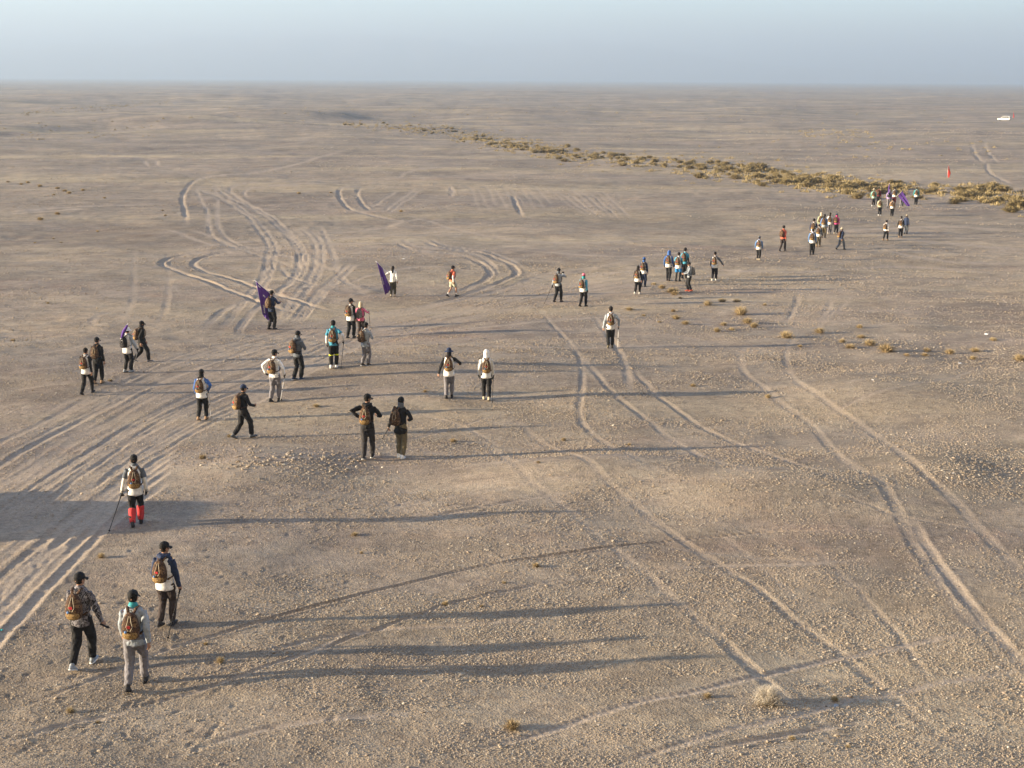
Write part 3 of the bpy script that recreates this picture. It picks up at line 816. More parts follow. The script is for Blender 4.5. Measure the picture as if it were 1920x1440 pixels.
        bb.add(vv, ff); part('brim', bb, mat(hcol), par=cap)
        if dist < 50:
            mb = MB(); mb.add(*ellipsoid(hc + hr @ np.array([.0, -.107, .055]), (.012, .004, .009), hr, 8, 6)); part('emblem', mb, mat('white'), par=cap)
    elif kind == 'bucket':
        cb = MB()
        prof = [headring(.030, .086, .104, -.006), headring(.075, .086, .104, -.006), headring(.118, .074, .090, -.006), headring(.135, .040, .05, -.006)]
        cb.add(*loft([p[0] for p in prof], [p[1] for p in prof], 16, sx)); hatp = part('sun_hat', cb, mat(hcol))
        bb = MB(); prof = [headring(.050, .088, .106, -.006), headring(.030, .130, .150, -.006), headring(.008, .158, .180, -.006), headring(.002, .156, .178, -.006), headring(.024, .125, .145, -.006), headring(.040, .085, .102, -.006)]
        bb.add(*loft([p[0] for p in prof], [p[1] for p in prof], 18, sx, cap=False)); part('brim', bb, mat(hcol), par=hatp)
    if hood == 'up' or (hood and hood != 'up' and hood.startswith('up:')):
        c_ = hood.split(':')[1] if ':' in hood else (sleeves or top)
        hb = MB(); prof = [(sp(1.43, -.01), (.115, .11)), (sp(1.50, -.012), (.100, .11)), (hc + hr @ np.array([0, -.030, -.03]), (.098, .098)), (hc + hr @ np.array([0, -.026, .05]), (.098, .108)), (hc + hr @ np.array([0, -.02, .10]), (.080, .090)), (hc + hr @ np.array([0, -.015, .128]), (.040, .05))]
        hb.add(*loft([p[0] for p in prof], [p[1] for p in prof], 16, sx)); part('hood', hb, mat(c_), vox * .8, .008)
    elif hood:
        hb = MB(); hb.add(*loft([sp(1.47, .05) + np.array([-.09, 0, 0]), sp(1.465, -.05) + np.array([-.09, 0, 0]), sp(1.44, -.12), sp(1.465, -.05) + np.array([.09, 0, 0]), sp(1.47, .05) + np.array([.09, 0, 0])], [(.035, .035), (.045, .05), (.055, .075), (.045, .05), (.035, .035)], 10, (0, 0, 1))); part('hood', hb, mat(hood), vox * .8, .008)
    if camera:
        Sh, e, T = arms[1]; mb = MB(); mb.add(*box(T + np.array([-.03, .05, .05]), (.10, .05, .075)))
        mb.add(*loft([T + np.array([-.03, .07, .05]), T + np.array([-.03, .14, .05])], [.034, .036], 10, (1, 0, 0)))
        c_ = link('photo_camera', mb.me('photo_camera', False)); c_.data.materials.append(cm('lens'))
        c_.location = body.location; c_.rotation_euler = body.rotation_euler; c_.scale = body.scale
        tag(c_, 'small black camera raised to the face of a person in grey shirt with walking pole', 'camera')
    info = dict(body=body, P=P, gz=gz, sc=sc, R=root_R, arms=arms, sp=sp, who=who or label, dist=dist, H=Hm, Yd=Yd)
    PEOPLE.append(info)
    tw = lambda lp: np.array([P[0], P[1], gz]) + root_R @ (np.asarray(lp) * sc)
    info['tw'] = tw
    if pack: backpack(info, pack, pack_shift)
    for sd, pl in ((1, pole_r), (-1, pole_l)):
        if pl: trek_pole(info, sd, *pl)
    return info

def backpack(I, style, shift=0.0):
    """teardrop day pack with straps, lower pocket, cords and badges"""
    sp = I['sp']; near = I['dist'] < 100
    main, pocket, strapm = {'camo': (CAMO, CAMO_LIGHT, CAMO), 'black': (cm('black'), cm('charcoal'), cm('black')), 'grey': (CAMO_GREY, CAMO_GREY, cm('charcoal')), 'brown': (CAMO, CAMO, CAMO)}[style]
    off = lambda x, y, z: sp(z) + np.array([x + shift, y, 0])
    root = bpy.data.objects.new('backpack', None); COL.objects.link(root)
    root.empty_display_size = .1
    root.location = I['body'].location; root.rotation_euler = I['body'].rotation_euler; root.scale = I['body'].scale
    what = {'camo': 'camouflage backpack', 'black': 'plain black backpack', 'grey': 'grey patterned backpack', 'brown': 'dark brown backpack'}[style]
    tag(root, what + ' worn by the ' + I['who'], 'backpack', 'backpacks worn by the hikers')
    mb = MB()
    prof = [(.985, .085, .055), (1.005, .125, .085), (1.06, .147, .098), (1.14, .150, .100), (1.23, .143, .094), (1.32, .122, .080), (1.385, .092, .058), (1.42, .055, .038)]
    mb.add(*loft([off(0, -.228 + .012 * abs(z - 1.15) * 3, z) for z, a, b in prof], [(a, b) for z, a, b in prof], 18, sq=2.7))
    b = link('pack_body', mb.me('pack_body'), root); b.data.materials.append(main)
    mb = MB()
    prof = [(.992, .080, .040), (1.015, .112, .062), (1.06, .130, .072), (1.10, .128, .066), (1.135, .112, .045), (1.15, .08, .02)]
    mb.add(*loft([off(0, -.268, z) for z, a, b_ in prof], [(a, b_) for z, a, b_ in prof], 16, sq=2.6))
    p_ = link('lower_pocket', mb.me('pocket'), root); p_.data.materials.append(pocket)
    for sd in (1, -1):
        mb = MB(); x = .085 * sd
        pts = [off(x * .5, -.17, 1.40), off(x * .85, -.10, 1.465), off(x * 1.05, -.01, 1.468), off(x * 1.15, .09, 1.41), off(x * 1.25, .145, 1.28), off(x * 1.5, .13, 1.15), off(x * 2.0, .03, 1.06), off(x * 1.6, -.15, 1.03)]
        mb.add(*loft(pts, [(.026, .010)] * len(pts), 8, (1, 0, 0), sq=3))
        s_ = link('shoulder_strap', mb.me('strap'), root); s_.data.materials.append(strapm)
    if near:
        mb = MB(); mb.add(*loft([off(-.03, -.185, 1.41), off(-.015, -.19, 1.455), off(.015, -.19, 1.455), off(.03, -.185, 1.41)], [.007] * 4, 6, (0, 1, 0)))
        h_ = link('handle', mb.me('handle'), root); h_.data.materials.append(strapm)
        for sd in (1, -1):
            mb = MB(); pts = [off(.012 * sd, -.285, 1.39), off(.030 * sd, -.318, 1.30), off(.052 * sd, -.335, 1.22), off(.016 * sd, -.345, 1.15)]
            mb.add(*loft(pts, [.005] * 4, 6, (1, 0, 0)))
            c_ = link('cord', mb.me('cord'), root); c_.data.materials.append(cm('beige' if style != 'black' else 'grey'))
        if style == 'camo':
            mb = MB(); mb.add(*box(off(-.015, -.337, 1.215), (.062, .012, .045), rotx(.15)))
            r_ = link('red_badge', mb.me('badge', False), root); r_.data.materials.append(cm('red'))
            mb = MB(); mb.add(*loft([off(-.06, -.333, 1.135), off(-.06, -.345, 1.135)], [.024, .024], 12, (1, 0, 0)))
            r_ = link('round_badge', mb.me('badge'), root); r_.data.materials.append(cm('midblue'))
            mb = MB(); mb.add(*loft([off(-.06, -.344, 1.135), off(-.06, -.349, 1.135)], [.012, .012], 10, (1, 0, 0)))
            r_ = link('badge_centre', mb.me('badge'), root); r_.data.materials.append(cm('white'))
        if style == 'black':
            for sd in (1, -1):
                mb = MB(); mb.add(*ellipsoid(off(.018 * sd, -.325, 1.27), (.013, .008, .012), nu=8, nv=6)); r_ = link('badge', mb.me('badge'), root); r_.data.materials.append(cm('white'))

def trek_pole(I, sd, tipx, tipy, col='black', air=False):
    """telescopic pole gripped in a hand; the tip stands on the ground"""
    Sh, e, T = I['arms'][sd]; tw = I['tw']
    grip = tw(T + unit(T - e) * .06)
    if air: tip = px_plane(tipx, tipy, I['Yd'] + .15)
    else:
        tip = ground_hit(tipx, tipy); tip[2] = ground_z(tip[0], tip[1]) - .01
    d = unit(grip - tip)
    root = bpy.data.objects.new('trekking_pole', None); COL.objects.link(root); root.location = tuple(tip); root.empty_display_size = .1
    lp = lambda p: np.asarray(p) - tip
    tag(root, {'black': 'black', 'silver': 'silver'}[col] + ' trekking pole held by the ' + I['who'], 'trekking pole', 'trekking poles held by the hikers')
    L = np.linalg.norm(grip - tip)
    def seg(name, a, b, r0, r1, m, n=8):
        mb = MB(); mb.add(*loft([lp(tip + d * a), lp(tip + d * (a + b) / 2), lp(tip + d * b)], [r0, (r0 + r1) / 2, r1], n, (0.3, 1, .2)))
        o = link(name, mb.me(name), root); o.data.materials.append(m)
    sm = cm('black') if col == 'black' else cloth('pole_alloy', (.70, .70, .70), rough=.35, var=.05, bump=0)
    seg('shaft', .05, L * .52, .0075, .0085, sm)
    seg('upper_shaft', L * .50, L - .05, .010, .011, sm)
    seg('tip', 0, .06, .004, .007, cm('charcoal'))
    seg('basket', .07, .082, .024, .024, cm('black'), 12)
    seg('clamp', L * .49, L * .53, .014, .014, cm('charcoal'))
    seg('grip', L - .08, L + .08, .015, .020, cm('black'))

# ------------------------------------------------------------------ the hikers (positions read from where their feet touch the ground)
def hk(label, who, fx, fy, hy, rel=20, **kw):
    az = math.degrees(math.atan2((fx - 960) / FPX, math.cos(PITCH) - (fy - 720) / FPX * math.sin(PITCH)))
    return person(label, fx, fy, hy, yaw=az + rel, who=who, **kw)

# near group on the left
hk('person in black cap and black and grey camouflage jacket walking with a short pole', 'person in the camouflage jacket', 157, 1249, 1072, 24, g=.62, top=CAMO_JACKET, legs='black', shoes='lightgrey', sole='white', head_yaw=25, pack='camo', coat=.03, ra=('px', 194, 1172), pole_r=(207, 1178, 'black', True), pack_shift=-.02)
hk('person in light grey hoodie with teal collar, grey trousers and black shoes', 'person in the light grey hoodie with teal collar', 257, 1288, 1105, 14, g=.66, top='lightgrey', legs='grey', shoes='charcoal', sole='black', collar='teal', hem=.80, pack='camo', head_yaw=8)
hk('person in navy hooded jacket and white vest with dark brown trousers leaning on a pole', 'person in navy hooded jacket and white vest', 313, 1173, 1016, 26, g=.22, top='navy', vest='white', legs='darkbrown', shoes='charcoal', hood='navy', pack='camo', head_yaw=30, ra=('px', 338, 1108), pole_r=(313, 1202, 'black'), feet_off=.02)
hk('person with bright red gaiters, pale arm sleeves and white vest', 'person with bright red gaiters', 257, 985, 852, 4, g=.45, top='slate', vest='white', legs='black', shoes='charcoal', bare_arms=True, arm_sleeve='offwhite', gaiters='red', gloves=True, pack='camo', la=('px', 227, 929, -.05), pole_l=(203, 1001, 'black'), collar='slate')
# left of the sandy track
hk('bareheaded person in white vest with black sleeves and black trousers beside the ruts', 'bareheaded person in white vest and black sleeves', 164, 738, 650, 26, g=.7, top='black', vest='white', legs='black', shoes='charcoal', hat=None, pack='camo', head_yaw=15)
hk('person in black cap and plain black jacket just behind a bareheaded walker', 'person in black behind the bareheaded walker', 185, 719, 632, 24, g=.3, top='black', legs='black', shoes='tan', pack='brown', head_yaw=20)
hk('person in white sun hat carrying a furled purple flag over a black backpack', 'person in white sun hat with the furled flag', 241, 698, 613, 38, g=.12, top='lightgrey', vest='white', legs='black', shoes='lightgrey', hat=('bucket', 'white'), pack='black', gloves=True, ra=('px', 257, 655), pole_r=(248, 696, 'silver'), hem=.80)
hk('person all in black with pale shoes striding past the person with furled flag', 'person all in black striding past the furled flag', 267, 679, 600, 72, g=.75, top='black', legs='black', shoes='grey', sole='white', pack='camo', neck='black', feet_off=.05)
# along the track
hk('person in white vest with bright blue sleeves and black cap holding a pole', 'person in white vest with bright blue sleeves', 380, 787, 692, 20, g=.35, top='blue', vest='white', legs='black', shoes='tan', pack='camo', neck='black', gloves=True, ra=('px', 391, 731), pole_r=(396, 784, 'silver'))
hk('person in black tracksuit with navy cap raising the right forearm mid stride', 'person in black tracksuit and navy cap', 457, 821, 719, 58, g=.72, top='black', legs='black', shoes='slate', hat=('cap', 'navy'), pack='camo', ra=('px', 477, 760, .1), coat=.02)
hk('person in white long sleeved shirt, black gloves and grey trousers', 'person in white shirt and black gloves', 516, 753, 655, 26, g=.3, top='white', legs='grey', shoes='black', gloves=True, pack='camo', la=('px', 498, 700), ra=('px', 533, 703), pole_r=(525, 755, 'silver'), head_yaw=25)
hk('person in slate grey hooded jacket and black trousers with hands in front', 'person in slate grey hooded jacket', 559, 712, 620, 40, g=.18, top='slate', legs='black', shoes='navy', sole='white', hood='slate', pack='camo', ra=('loc', .12, .28, 1.12), la=('loc', -.12, .28, 1.12), pack_shift=-.05, neck='slate')
FB1 = hk('person in navy jacket shouldering a purple flag at the edge of the wide track', 'person in navy jacket with the purple flag', 510, 617, 544, 42, g=.15, top='navy', legs='black', shoes='charcoal', pack='brown', ra=('px', 525, 567, .1), la=('loc', -.05, .32, 1.28), coat=.03)
hk('person in turquoise shirt with white sleeves and yellow knee bands', 'person in turquoise shirt with yellow knee bands', 626, 690, 600, 8, g=.2, top='cyan', vest=None, legs='black', shoes='white', bare_arms=True, arm_sleeve='white', gloves=True, pack='camo', ra=('px', 644, 640), pole_r=(639, 693, 'black'), stripe='yellow', collar='teal')
hk('person in black cap, white vest and black sleeves beside a person in pink', 'person in white vest beside the person in pink', 658, 634, 559, 28, g=.3, top='black', vest='white', legs='black', shoes='charcoal', pack='camo', head_yaw=30)
hk('person in pink shirt and pale hood with grey backpack and pole', 'person in pink shirt and pale hood', 677, 632, 565, 22, g=.2, top='pink', vest=None, legs='darkbrown', shoes='tan', hat=None, hood='up:beige', pack='grey', gloves=True, ra=('px', 691, 586), pole_r=(695, 626, 'black'))
hk('person in dark cap, pale blue grey shirt and grey trousers with dark backpack', 'person in pale blue grey shirt', 686, 686, 604, 34, g=.15, top='lightgrey', legs='grey', shoes='charcoal', sole='white', pack='brown', ra=('loc', .12, .28, 1.10), la=('loc', -.12, .25, 1.10), pack_shift=-.05, hem=.78)
FB2 = hk('long haired person in white top and camouflage trousers carrying a purple flag', 'long haired person in white top with the purple flag', 737, 556, 498, 14, g=.2, top='white', legs=CAMO_DARK, shoes='beige', hat=None, hair='long', la=('px', 728, 513, .2))
hk('person in coral red shirt, white sleeves and pale shorts', 'person in coral red shirt and shorts', 848, 556, 497, 55, g=.62, top='coral', legs='lightkhaki', shorts=True, shoes='charcoal', bare_arms=True, arm_sleeve='white', pack='camo')
hk('person in navy brimmed hat, white vest, black sleeves and grey trousers', 'person in navy brimmed hat and white vest', 842, 746, 652, 4, g=.16, top='black', vest='white', legs='grey', shoes='black', hat=('bucket', 'navy'), hair='long', pack='camo', la=('px', 822, 702), ra=('loc', .36, .18, 1.15), neck='black')
hk('person with white hood under black cap and white jacket, black trousers, with pole', 'person with white hood under a black cap', 912, 750, 655, 0, g=-.28, top='offwhite', vest='white', legs='black', shoes='beige', hood='up:white', pack='camo', gloves=True, ra=('px', 925, 711), pole_r=(923, 757, 'black'))
hk('person in black sweater with left elbow out and pole held level', 'person in black sweater with elbow out', 690, 860, 738, 10, g=.42, top='black', legs='charcoal', shoes='charcoal', sole='white', hood='black', pack='camo', head_yaw=45, la=('loc', -.19, -.12, 1.12), ra=('loc', .22, .30, 1.10), pole_r=(716, 780, 'black', True), pack_shift=-.03)
hk('person in long dark coat and olive khaki trousers with backpack slung low', 'person in long dark coat and khaki trousers', 752, 859, 744, 18, g=-.2, top='black', legs='khaki', shoes='white', coat=.10, neck='slate', pack='brown', la=('px', 728, 803, .15), ra=('loc', .18, .20, 1.05), pole_l=(717, 822, 'black'), pack_shift=-.09)
# beyond the track
hk('person in pale grey shirt raising a camera to the face, pole in other hand', 'person in pale grey shirt with the camera', 1046, 567, 502, 34, g=.45, top='lightgrey', legs='black', shoes='darkbrown', pack='camo', neck='slate', gloves=True, la=('px', 1035, 537), pole_l=(1020, 570, 'black'), ra=('px', 1055, 513, .25), camera=True)
hk('person in turquoise top with teal neck scarf and pale pink cap', 'person in turquoise top with pale pink cap', 1093, 575, 512, 28, g=.4, top='cyan', vest='white', legs='black', shoes='black', hat=('cap', 'pink'), neck='teal', pack='camo', gloves=True)
hk('person in pale grey sleeves and white vest walking alone with a silver pole', 'lone person in pale sleeves with silver pole', 1144, 652, 574, 0, g=.12, top='lightgrey', vest='white', legs='black', shoes='khaki', pack='camo', la=('px', 1131, 617), ra=('px', 1160, 612), pole_r=(1158, 654, 'silver'), hem=.84)
hk('long haired person in white vest and dark sleeves ahead of a blue cap', 'long haired person ahead of the blue cap', 1195, 552, 497, 18, g=.5, top='black', vest='white', legs='black', shoes='offwhite', hat=None, hair='long', pack='camo')
hk('person in blue cap and pale top half hidden behind a long haired walker', 'half hidden person in blue cap', 1206, 537, 482, 20, g=.2, top='navy', vest='white', legs='navy', shoes='charcoal', hat=('cap', 'blue'), neck='blue', pack='camo')
hk('person in blue jacket and blue cap with white vest tail', 'person in blue jacket and blue cap', 1253, 526, 469, 12, g=-.25, top='blue', vest='white', legs='black', shoes='darkbrown', hat=('cap', 'blue'), hood='up:blue', pack='camo', gloves=True)
hk('person in bright blue shorts with black leggings and white vest', 'person in bright blue shorts', 1271, 528, 472, 16, g=.25, top='cyan', vest='white', legs='brightblue', shorts=True, leggings='black', shoes='black', hat=None, bare_arms=True, arm_sleeve='black', pack='camo')
hk('person in cyan shirt and black cap behind a person in blue shorts', 'person in cyan shirt behind the blue shorts', 1283, 521, 464, 22, g=.2, top='cyan', legs='black', shoes='charcoal', bare_arms=True, arm_sleeve='black', pack='camo')
hk('person facing across the path with orange shoes and round grey backpack', 'person facing across the path', 1292, 546, 491, -100, g=.15, top='lightgrey', legs='black', shoes='orange', pack='grey', ra=('loc', .1, .36, 1.05), la=('loc', -.1, .36, 1.05), pole_r=(1286, 536, 'black'))
hk('bareheaded person in white vest and dark green sleeves walking apart', 'bareheaded person in white vest walking apart', 1339, 527, 471, 10, g=.3, top='slate', vest='white', legs='black', shoes='offwhite', hat=None, pack='camo', ra=('px', 1356, 497))
hk('person in light blue jacket with white vest tail and tan shoes', 'person in light blue jacket walking alone', 1422, 488, 442, 8, g=-.2, top='midblue', vest='white', legs='black', shoes='beige', hat=('cap', 'slate'), pack='camo')
hk('person in orange shirt with pale left sleeve and brown trousers', 'person in orange shirt', 1467, 471, 422, 28, g=.5, top='orange', legs='darkbrown', shoes='charcoal', pack='brown')
# knot of walkers
hk('person in black hat leading a tight knot, navy sleeves and white vest', 'person in black hat at the edge of the knot', 1524, 455, 407, 14, g=.2, top='navy', vest='white', legs='black', shoes='charcoal', pack='camo')
hk('person with light blue sleeves and white vest tail standing at the rear of the knot', 'person with light blue sleeves at the rear of the knot', 1522, 477, 428, 12, g=.12, top='midblue', vest='white', legs='black', shoes='charcoal', hat=None, pack='camo', gloves=True)
hk('person in slate top and khaki trousers inside the knot of walkers', 'person in slate top and khaki trousers', 1534, 463, 419, 14, g=.3, top='slate', vest='white', legs='khaki', shoes='tan', hat=('cap', 'slate'), pack='camo')
hk('dark haired person with pale blue top and brown trousers beside pale green jacket', 'dark haired person in pale blue top', 1544, 446, 396, 16, g=.2, top='midblue', vest='lightgrey', legs='khaki', shoes='charcoal', hat=None, hair='long', pack='camo')
hk('person in beige hood and pale green jacket among the knot of walkers', 'person in beige hood and pale green jacket', 1538, 442, 393, 12, g=.2, top='palegreen', legs='khaki', shoes='tan', hat=None, hood='up:beige', pack='brown')
hk('long haired person in white top and grey trousers beside a magenta shirt', 'long haired person in white top and grey trousers', 1555, 439, 398, 8, g=.15, top='offwhite', vest='white', legs='grey', shoes='beige', hat=None, hair='long', pack='camo')
hk('person in magenta shirt and navy cap with black trousers', 'person in magenta shirt', 1567, 439, 400, 14, g=.3, top='magenta', vest=None, legs='black', shoes='beige', hat=('cap', 'navy'), neck='magenta', pack='camo')
hk('person in beige brimmed hat, navy top and blue grey trousers in a long stride', 'person in beige brimmed hat', 1576, 469, 425, 48, g=.85, top='navy', legs='slate', shoes='charcoal', hat=('bucket', 'beige'), pack='camo')
# leading group at the edge of the shrubs
hk('person in sea green jacket and pale hat at the edge of the shrubs', 'person in sea green jacket', 1637, 387, 348, 6, g=.2, top='seagreen', vest='seafoam', legs='darkbrown', shoes='white', hat=('bucket', 'beige'), pack='camo')
hk('person in dark red jacket half hidden behind sea green jacket', 'person in dark red jacket', 1646, 384, 347, 18, g=.2, top='darkred', legs='black', shoes='charcoal', hat=('cap', 'black'), pack='brown')
hk('person in pale khaki top and black trousers with white shoes', 'person in pale khaki top', 1649, 405, 370, 6, g=.25, top='lightkhaki', legs='black', shoes='white', hat=('cap', 'charcoal'), pack='camo')
hk('person in lilac top and grey trousers carrying a furled purple flag upright', 'person in lilac top with furled flag', 1666, 390, 350, 8, g=.15, top='lilac', legs='grey', shoes='charcoal', hat=None, hood='up:lilac', pack='black')
hk('person in white vest and dark red trousers beside the lilac top', 'person in dark red trousers', 1676, 384, 344, 8, g=.2, top='slate', vest='white', legs='darkred', shoes='charcoal', pack='camo')
hk('bareheaded person with orange brown pack and white vest tail, trailing the lead group', 'bareheaded person trailing the lead group', 1672, 406, 372, 10, g=.12, top='tan', vest='white', legs='black', shoes='charcoal', hat=None, pack='camo')
FB3 = hk('person in navy top draped in an open purple flag', 'person draped in the open purple flag', 1690, 390, 356, 12, g=.35, top='navy', legs='grey', shoes='beige', ra=('loc', .22, .1, 1.15), la=('loc', -.22, .2, 1.2))
hk('person in blue green sleeves and white vest standing apart by the shrubs', 'person in blue green sleeves by the shrubs', 1717, 384, 350, 4, g=.1, top='teal', vest='white', legs='black', shoes='charcoal', pack='camo')
hk('person with white sleeves and orange brown pack stepping out alone', 'person with white sleeves stepping out', 1660, 451, 412, 24, g=.6, top='white', legs='black', shoes='tan', pack='camo', head_yaw=15)
hk('dark haired person with white vest walking beside a navy jacket', 'dark haired person beside the navy jacket', 1688, 445, 405, 8, g=.25, top='black', vest='white', legs='black', shoes='tan', hat=None, pack='camo')
hk('person in pale cap and navy jacket walking behind an orange pack', 'person in pale cap and navy jacket', 1698, 439, 402, 20, g=.2, top='navy', legs='slate', shoes='charcoal', hat=('cap', 'beige'), coat=.03)
finish_remesh()
print('HEIGHTS', [(round(i['H'], 2), round(i['P'][1], 1)) for i in PEOPLE])

# ------------------------------------------------------------------ flags
def cloth_grid(A, B, C, D, nu, nv, fold, normal, thick=.006):
    """sheet with corners A (tip end of the pole), B (lower on the pole), C, D below them; folds run down the sheet"""
    A, B, C, D = [np.asarray(p, float) for p in (A, B, C, D)]
    n = unit(normal)
    def at(u, v):
        p = (A * (1 - u) + B * u) * (1 - v) + (D * (1 - u) + C * u) * v
        return p + n * fold * (.25 + .75 * v) * (math.sin(u * 11 + v * 2.2) + .5 * math.sin(u * 23 + 1 + v)) - np.array([0, 0, 1]) * .04 * math.sin(math.pi * u) * v
    v_, f_ = [], []
    for lay in (0, 1):
        for j in range(nv + 1):
            for i in range(nu + 1):
                v_.append(at(i / nu, j / nv) + n * thick * lay)
    o = (nu + 1) * (nv + 1)
    for j in range(nv):
        for i in range(nu):
            a = j * (nu + 1) + i
            f_.append((a, a + 1, a + nu + 2, a + nu + 1)); f_.append((o + a, o + a + nu + 1, o + a + nu + 2, o + a + 1))
    for j in range(nv):
        for i in (0, nu):
            a = j * (nu + 1) + i; f_.append((a, a + nu + 1, o + a + nu + 1, o + a))
    for i in range(nu):
        for j in (0, nv):
            a = j * (nu + 1) + i; f_.append((a, a + 1, o + a + 1, o + a))
    return v_, f_, at, n

def flag(label, I, tip_px, butt_px, corners, dY=0.0, marks=True, fold=.035, pole_front=.18):
    Y = I['Yd'] + dY
    tip = px_plane(*tip_px, Y); butt = px_plane(*butt_px, Y + pole_front)
    root = bpy.data.objects.new('flag', None); COL.objects.link(root); root.location = tuple(butt); root.empty_display_size = .1
    tag(root, label, 'flag', 'purple flags carried by the hikers')
    lp = lambda p: np.asarray(p) - butt
    mb = MB(); mb.add(*loft([lp(tip), lp(tip * .5 + butt * .5), lp(butt)], [.012, .014, .015], 8, (0, 1, 0.2)))
    o = link('flagpole', mb.me('flagpole'), root); o.data.materials.append(cloth('flagpole_alloy', (.62, .60, .66), rough=.4, var=.05, bump=0))
    mb = MB(); mb.add(*ellipsoid(lp(tip), (.02, .02, .02))); o = link('finial', mb.me('finial'), root); o.data.materials.append(cm('white'))
    pd = unit(butt - tip)
    def on_pole(px):
        q = px_plane(*px, Y); t = np.dot(q - tip, pd); return tip + pd * max(t, .02)
    A, B = on_pole(corners[0]), on_pole(corners[1])
    C, D = px_plane(*corners[2], Y), px_plane(*corners[3], Y - .12)
    nrm = np.array([.25, -1, .1])
    v, f, at, n = cloth_grid(lp(A), lp(B), lp(C), lp(D), 22, 18, fold, nrm)
    mb = MB(); mb.add(v, f); o = link('flag_cloth', mb.me('flag_cloth'), root); o.data.materials.append(cm('purple'))
    if marks:
        # white print on the sheet: short strokes in three clusters
        strokes = []
        for (u0, v0, k) in marks:
            for j in range(k):
                strokes.append((u0, v0 + .065 * j, .17, .022)); strokes.append((u0 + .02, v0 + .065 * j + .022, .05, .026)); strokes.append((u0 + .11, v0 + .065 * j + .022, .05, .022))
        for sdn in (.010, -.004):
            mb = MB()
            for (u, v0, du, dv) in strokes:
                q = [at(u, v0), at(u + du, v0), at(u + du, v0 + dv), at(u, v0 + dv)]
                mb.add([p + n * sdn for p in q], [(0, 1, 2, 3)])
            o = link('printed_lettering', mb.me('lettering', False), root); o.data.materials.append(cm('white'))
    return root

flag('open purple flag with white print on a sloping pole, behind the navy jacketed hiker', FB1, (478, 526), (529, 569), [(480, 528), (508, 551), (504, 601), (492, 589)], dY=.05, marks=[(.10, .06, 1), (.42, .25, 1), (.30, .62, 4)])
flag('narrow hanging purple flag beside the long haired hiker in white', FB2, (705, 490), (730, 515), [(706.5, 492), (717, 502), (733, 541), (722, 553)], dY=.0, marks=[(.15, .45, 4)], fold=.05)
flag('purple flag draped behind a hiker at the head of the file near the shrubs', FB3, (1693, 357), (1680, 369), [(1692, 358), (1683, 366), (1700, 386), (1706, 386)], dY=-.25, marks=[(.4, .3, 1)], fold=.05, pole_front=.1)

def furled(label, px_top, px_mid, px_low, Y):
    a, b, c = [px_plane(*p, Y) for p in (px_top, px_mid, px_low)]
    root = bpy.data.objects.new('furled_flag', None); COL.objects.link(root); root.location = tuple(c); root.empty_display_size = .1
    tag(root, label, 'flag')
    lp = lambda p: np.asarray(p) - c
    mb = MB(); mb.add(*loft([lp(a), lp(b), lp(c)], [.011, .013, .013], 8, (0, 1, 0))); o = link('flagpole', mb.me('flagpole'), root); o.data.materials.append(_mats['flagpole_alloy'])
    mb = MB(); n_ = 9; pts = [lp(a * (1 - t) + c * t) + np.array([.012 * math.sin(t * 9), 0, 0]) for t in np.linspace(.12, .92, n_)]
    mb.add(*loft(pts, [(.03 + .035 * math.sin(math.pi * k / (n_ - 1)) + .01 * math.sin(k * 2.7), .03 + .03 * math.sin(math.pi * k / (n_ - 1))) for k in range(n_)], 12, (0, 1, 0)))
    o = link('rolled_cloth', mb.me('rolled_cloth'), root); o.data.materials.append(cm('purple'))
pf = [i for i in PEOPLE if 'white sun hat' in i['who']][0]
furled('purple flag rolled on its pole, slung over the black backpack by the white sun hat', (240, 606), (233, 621), (226, 636), pf['Yd'] - .28)
pf = [i for i in PEOPLE if 'lilac' in i['who']][0]
furled('purple flag rolled tight on its pole above the lilac hood', (1667.5, 343), (1667, 353), (1666, 366), pf['Yd'] - .32)

def marker(label, px, py, hgt):
    """red feather flag on a staff stuck in the ground"""
    p = ground_hit(px, py); z = ground_z(p[0], p[1])
    root = bpy.data.objects.new('marker_flag', None); COL.objects.link(root); root.location = (p[0], p[1], z); root.empty_display_size = .2
    tag(root, label, 'flag', 'red marker flags')
    mb = MB(); mb.add(*loft([(0, 0, -.1), (0, 0, hgt * .5), (.02, 0, hgt * .9), (.10, 0, hgt)], [.022, .02, .016, .012], 8)); o = link('staff', mb.me('staff'), root); o.data.materials.append(cm('offwhite'))
    v, f = [], []
    n_ = 16
    for lay in (0, 1):
        for k in range(n_ + 1):
            t = k / n_; zz = hgt * (.12 + .87 * t); wd = hgt * .26 * math.sin(math.pi * min(1, .12 + .85 * t)) ** .6 * (.75 + .25 * math.sin(t * 5))
            for i in range(5):
                u = i / 4
                v.append((.02 + wd * u, .06 * math.sin(u * 5 + t * 6) + .008 * lay, zz - .12 * u * hgt * (1 - t)))
    o_ = (n_ + 1) * 5
    for k in range(n_):
        for i in range(4):
            a = k * 5 + i; f.append((a, a + 1, a + 6, a + 5)); f.append((o_ + a, o_ + a + 5, o_ + a + 6, o_ + a + 1))
    mb = MB(); mb.add(v, f); o = link('pennant', mb.me('pennant'), root); o.data.materials.append(cloth('marker_red', (.66, .075, .06), var=.15))
marker('red marker flag on a staff among the shrubs ahead of the hikers', 1776, 334, 1.7)
marker('distant red marker flag behind the parked white car', 1899, 221, 2.4)

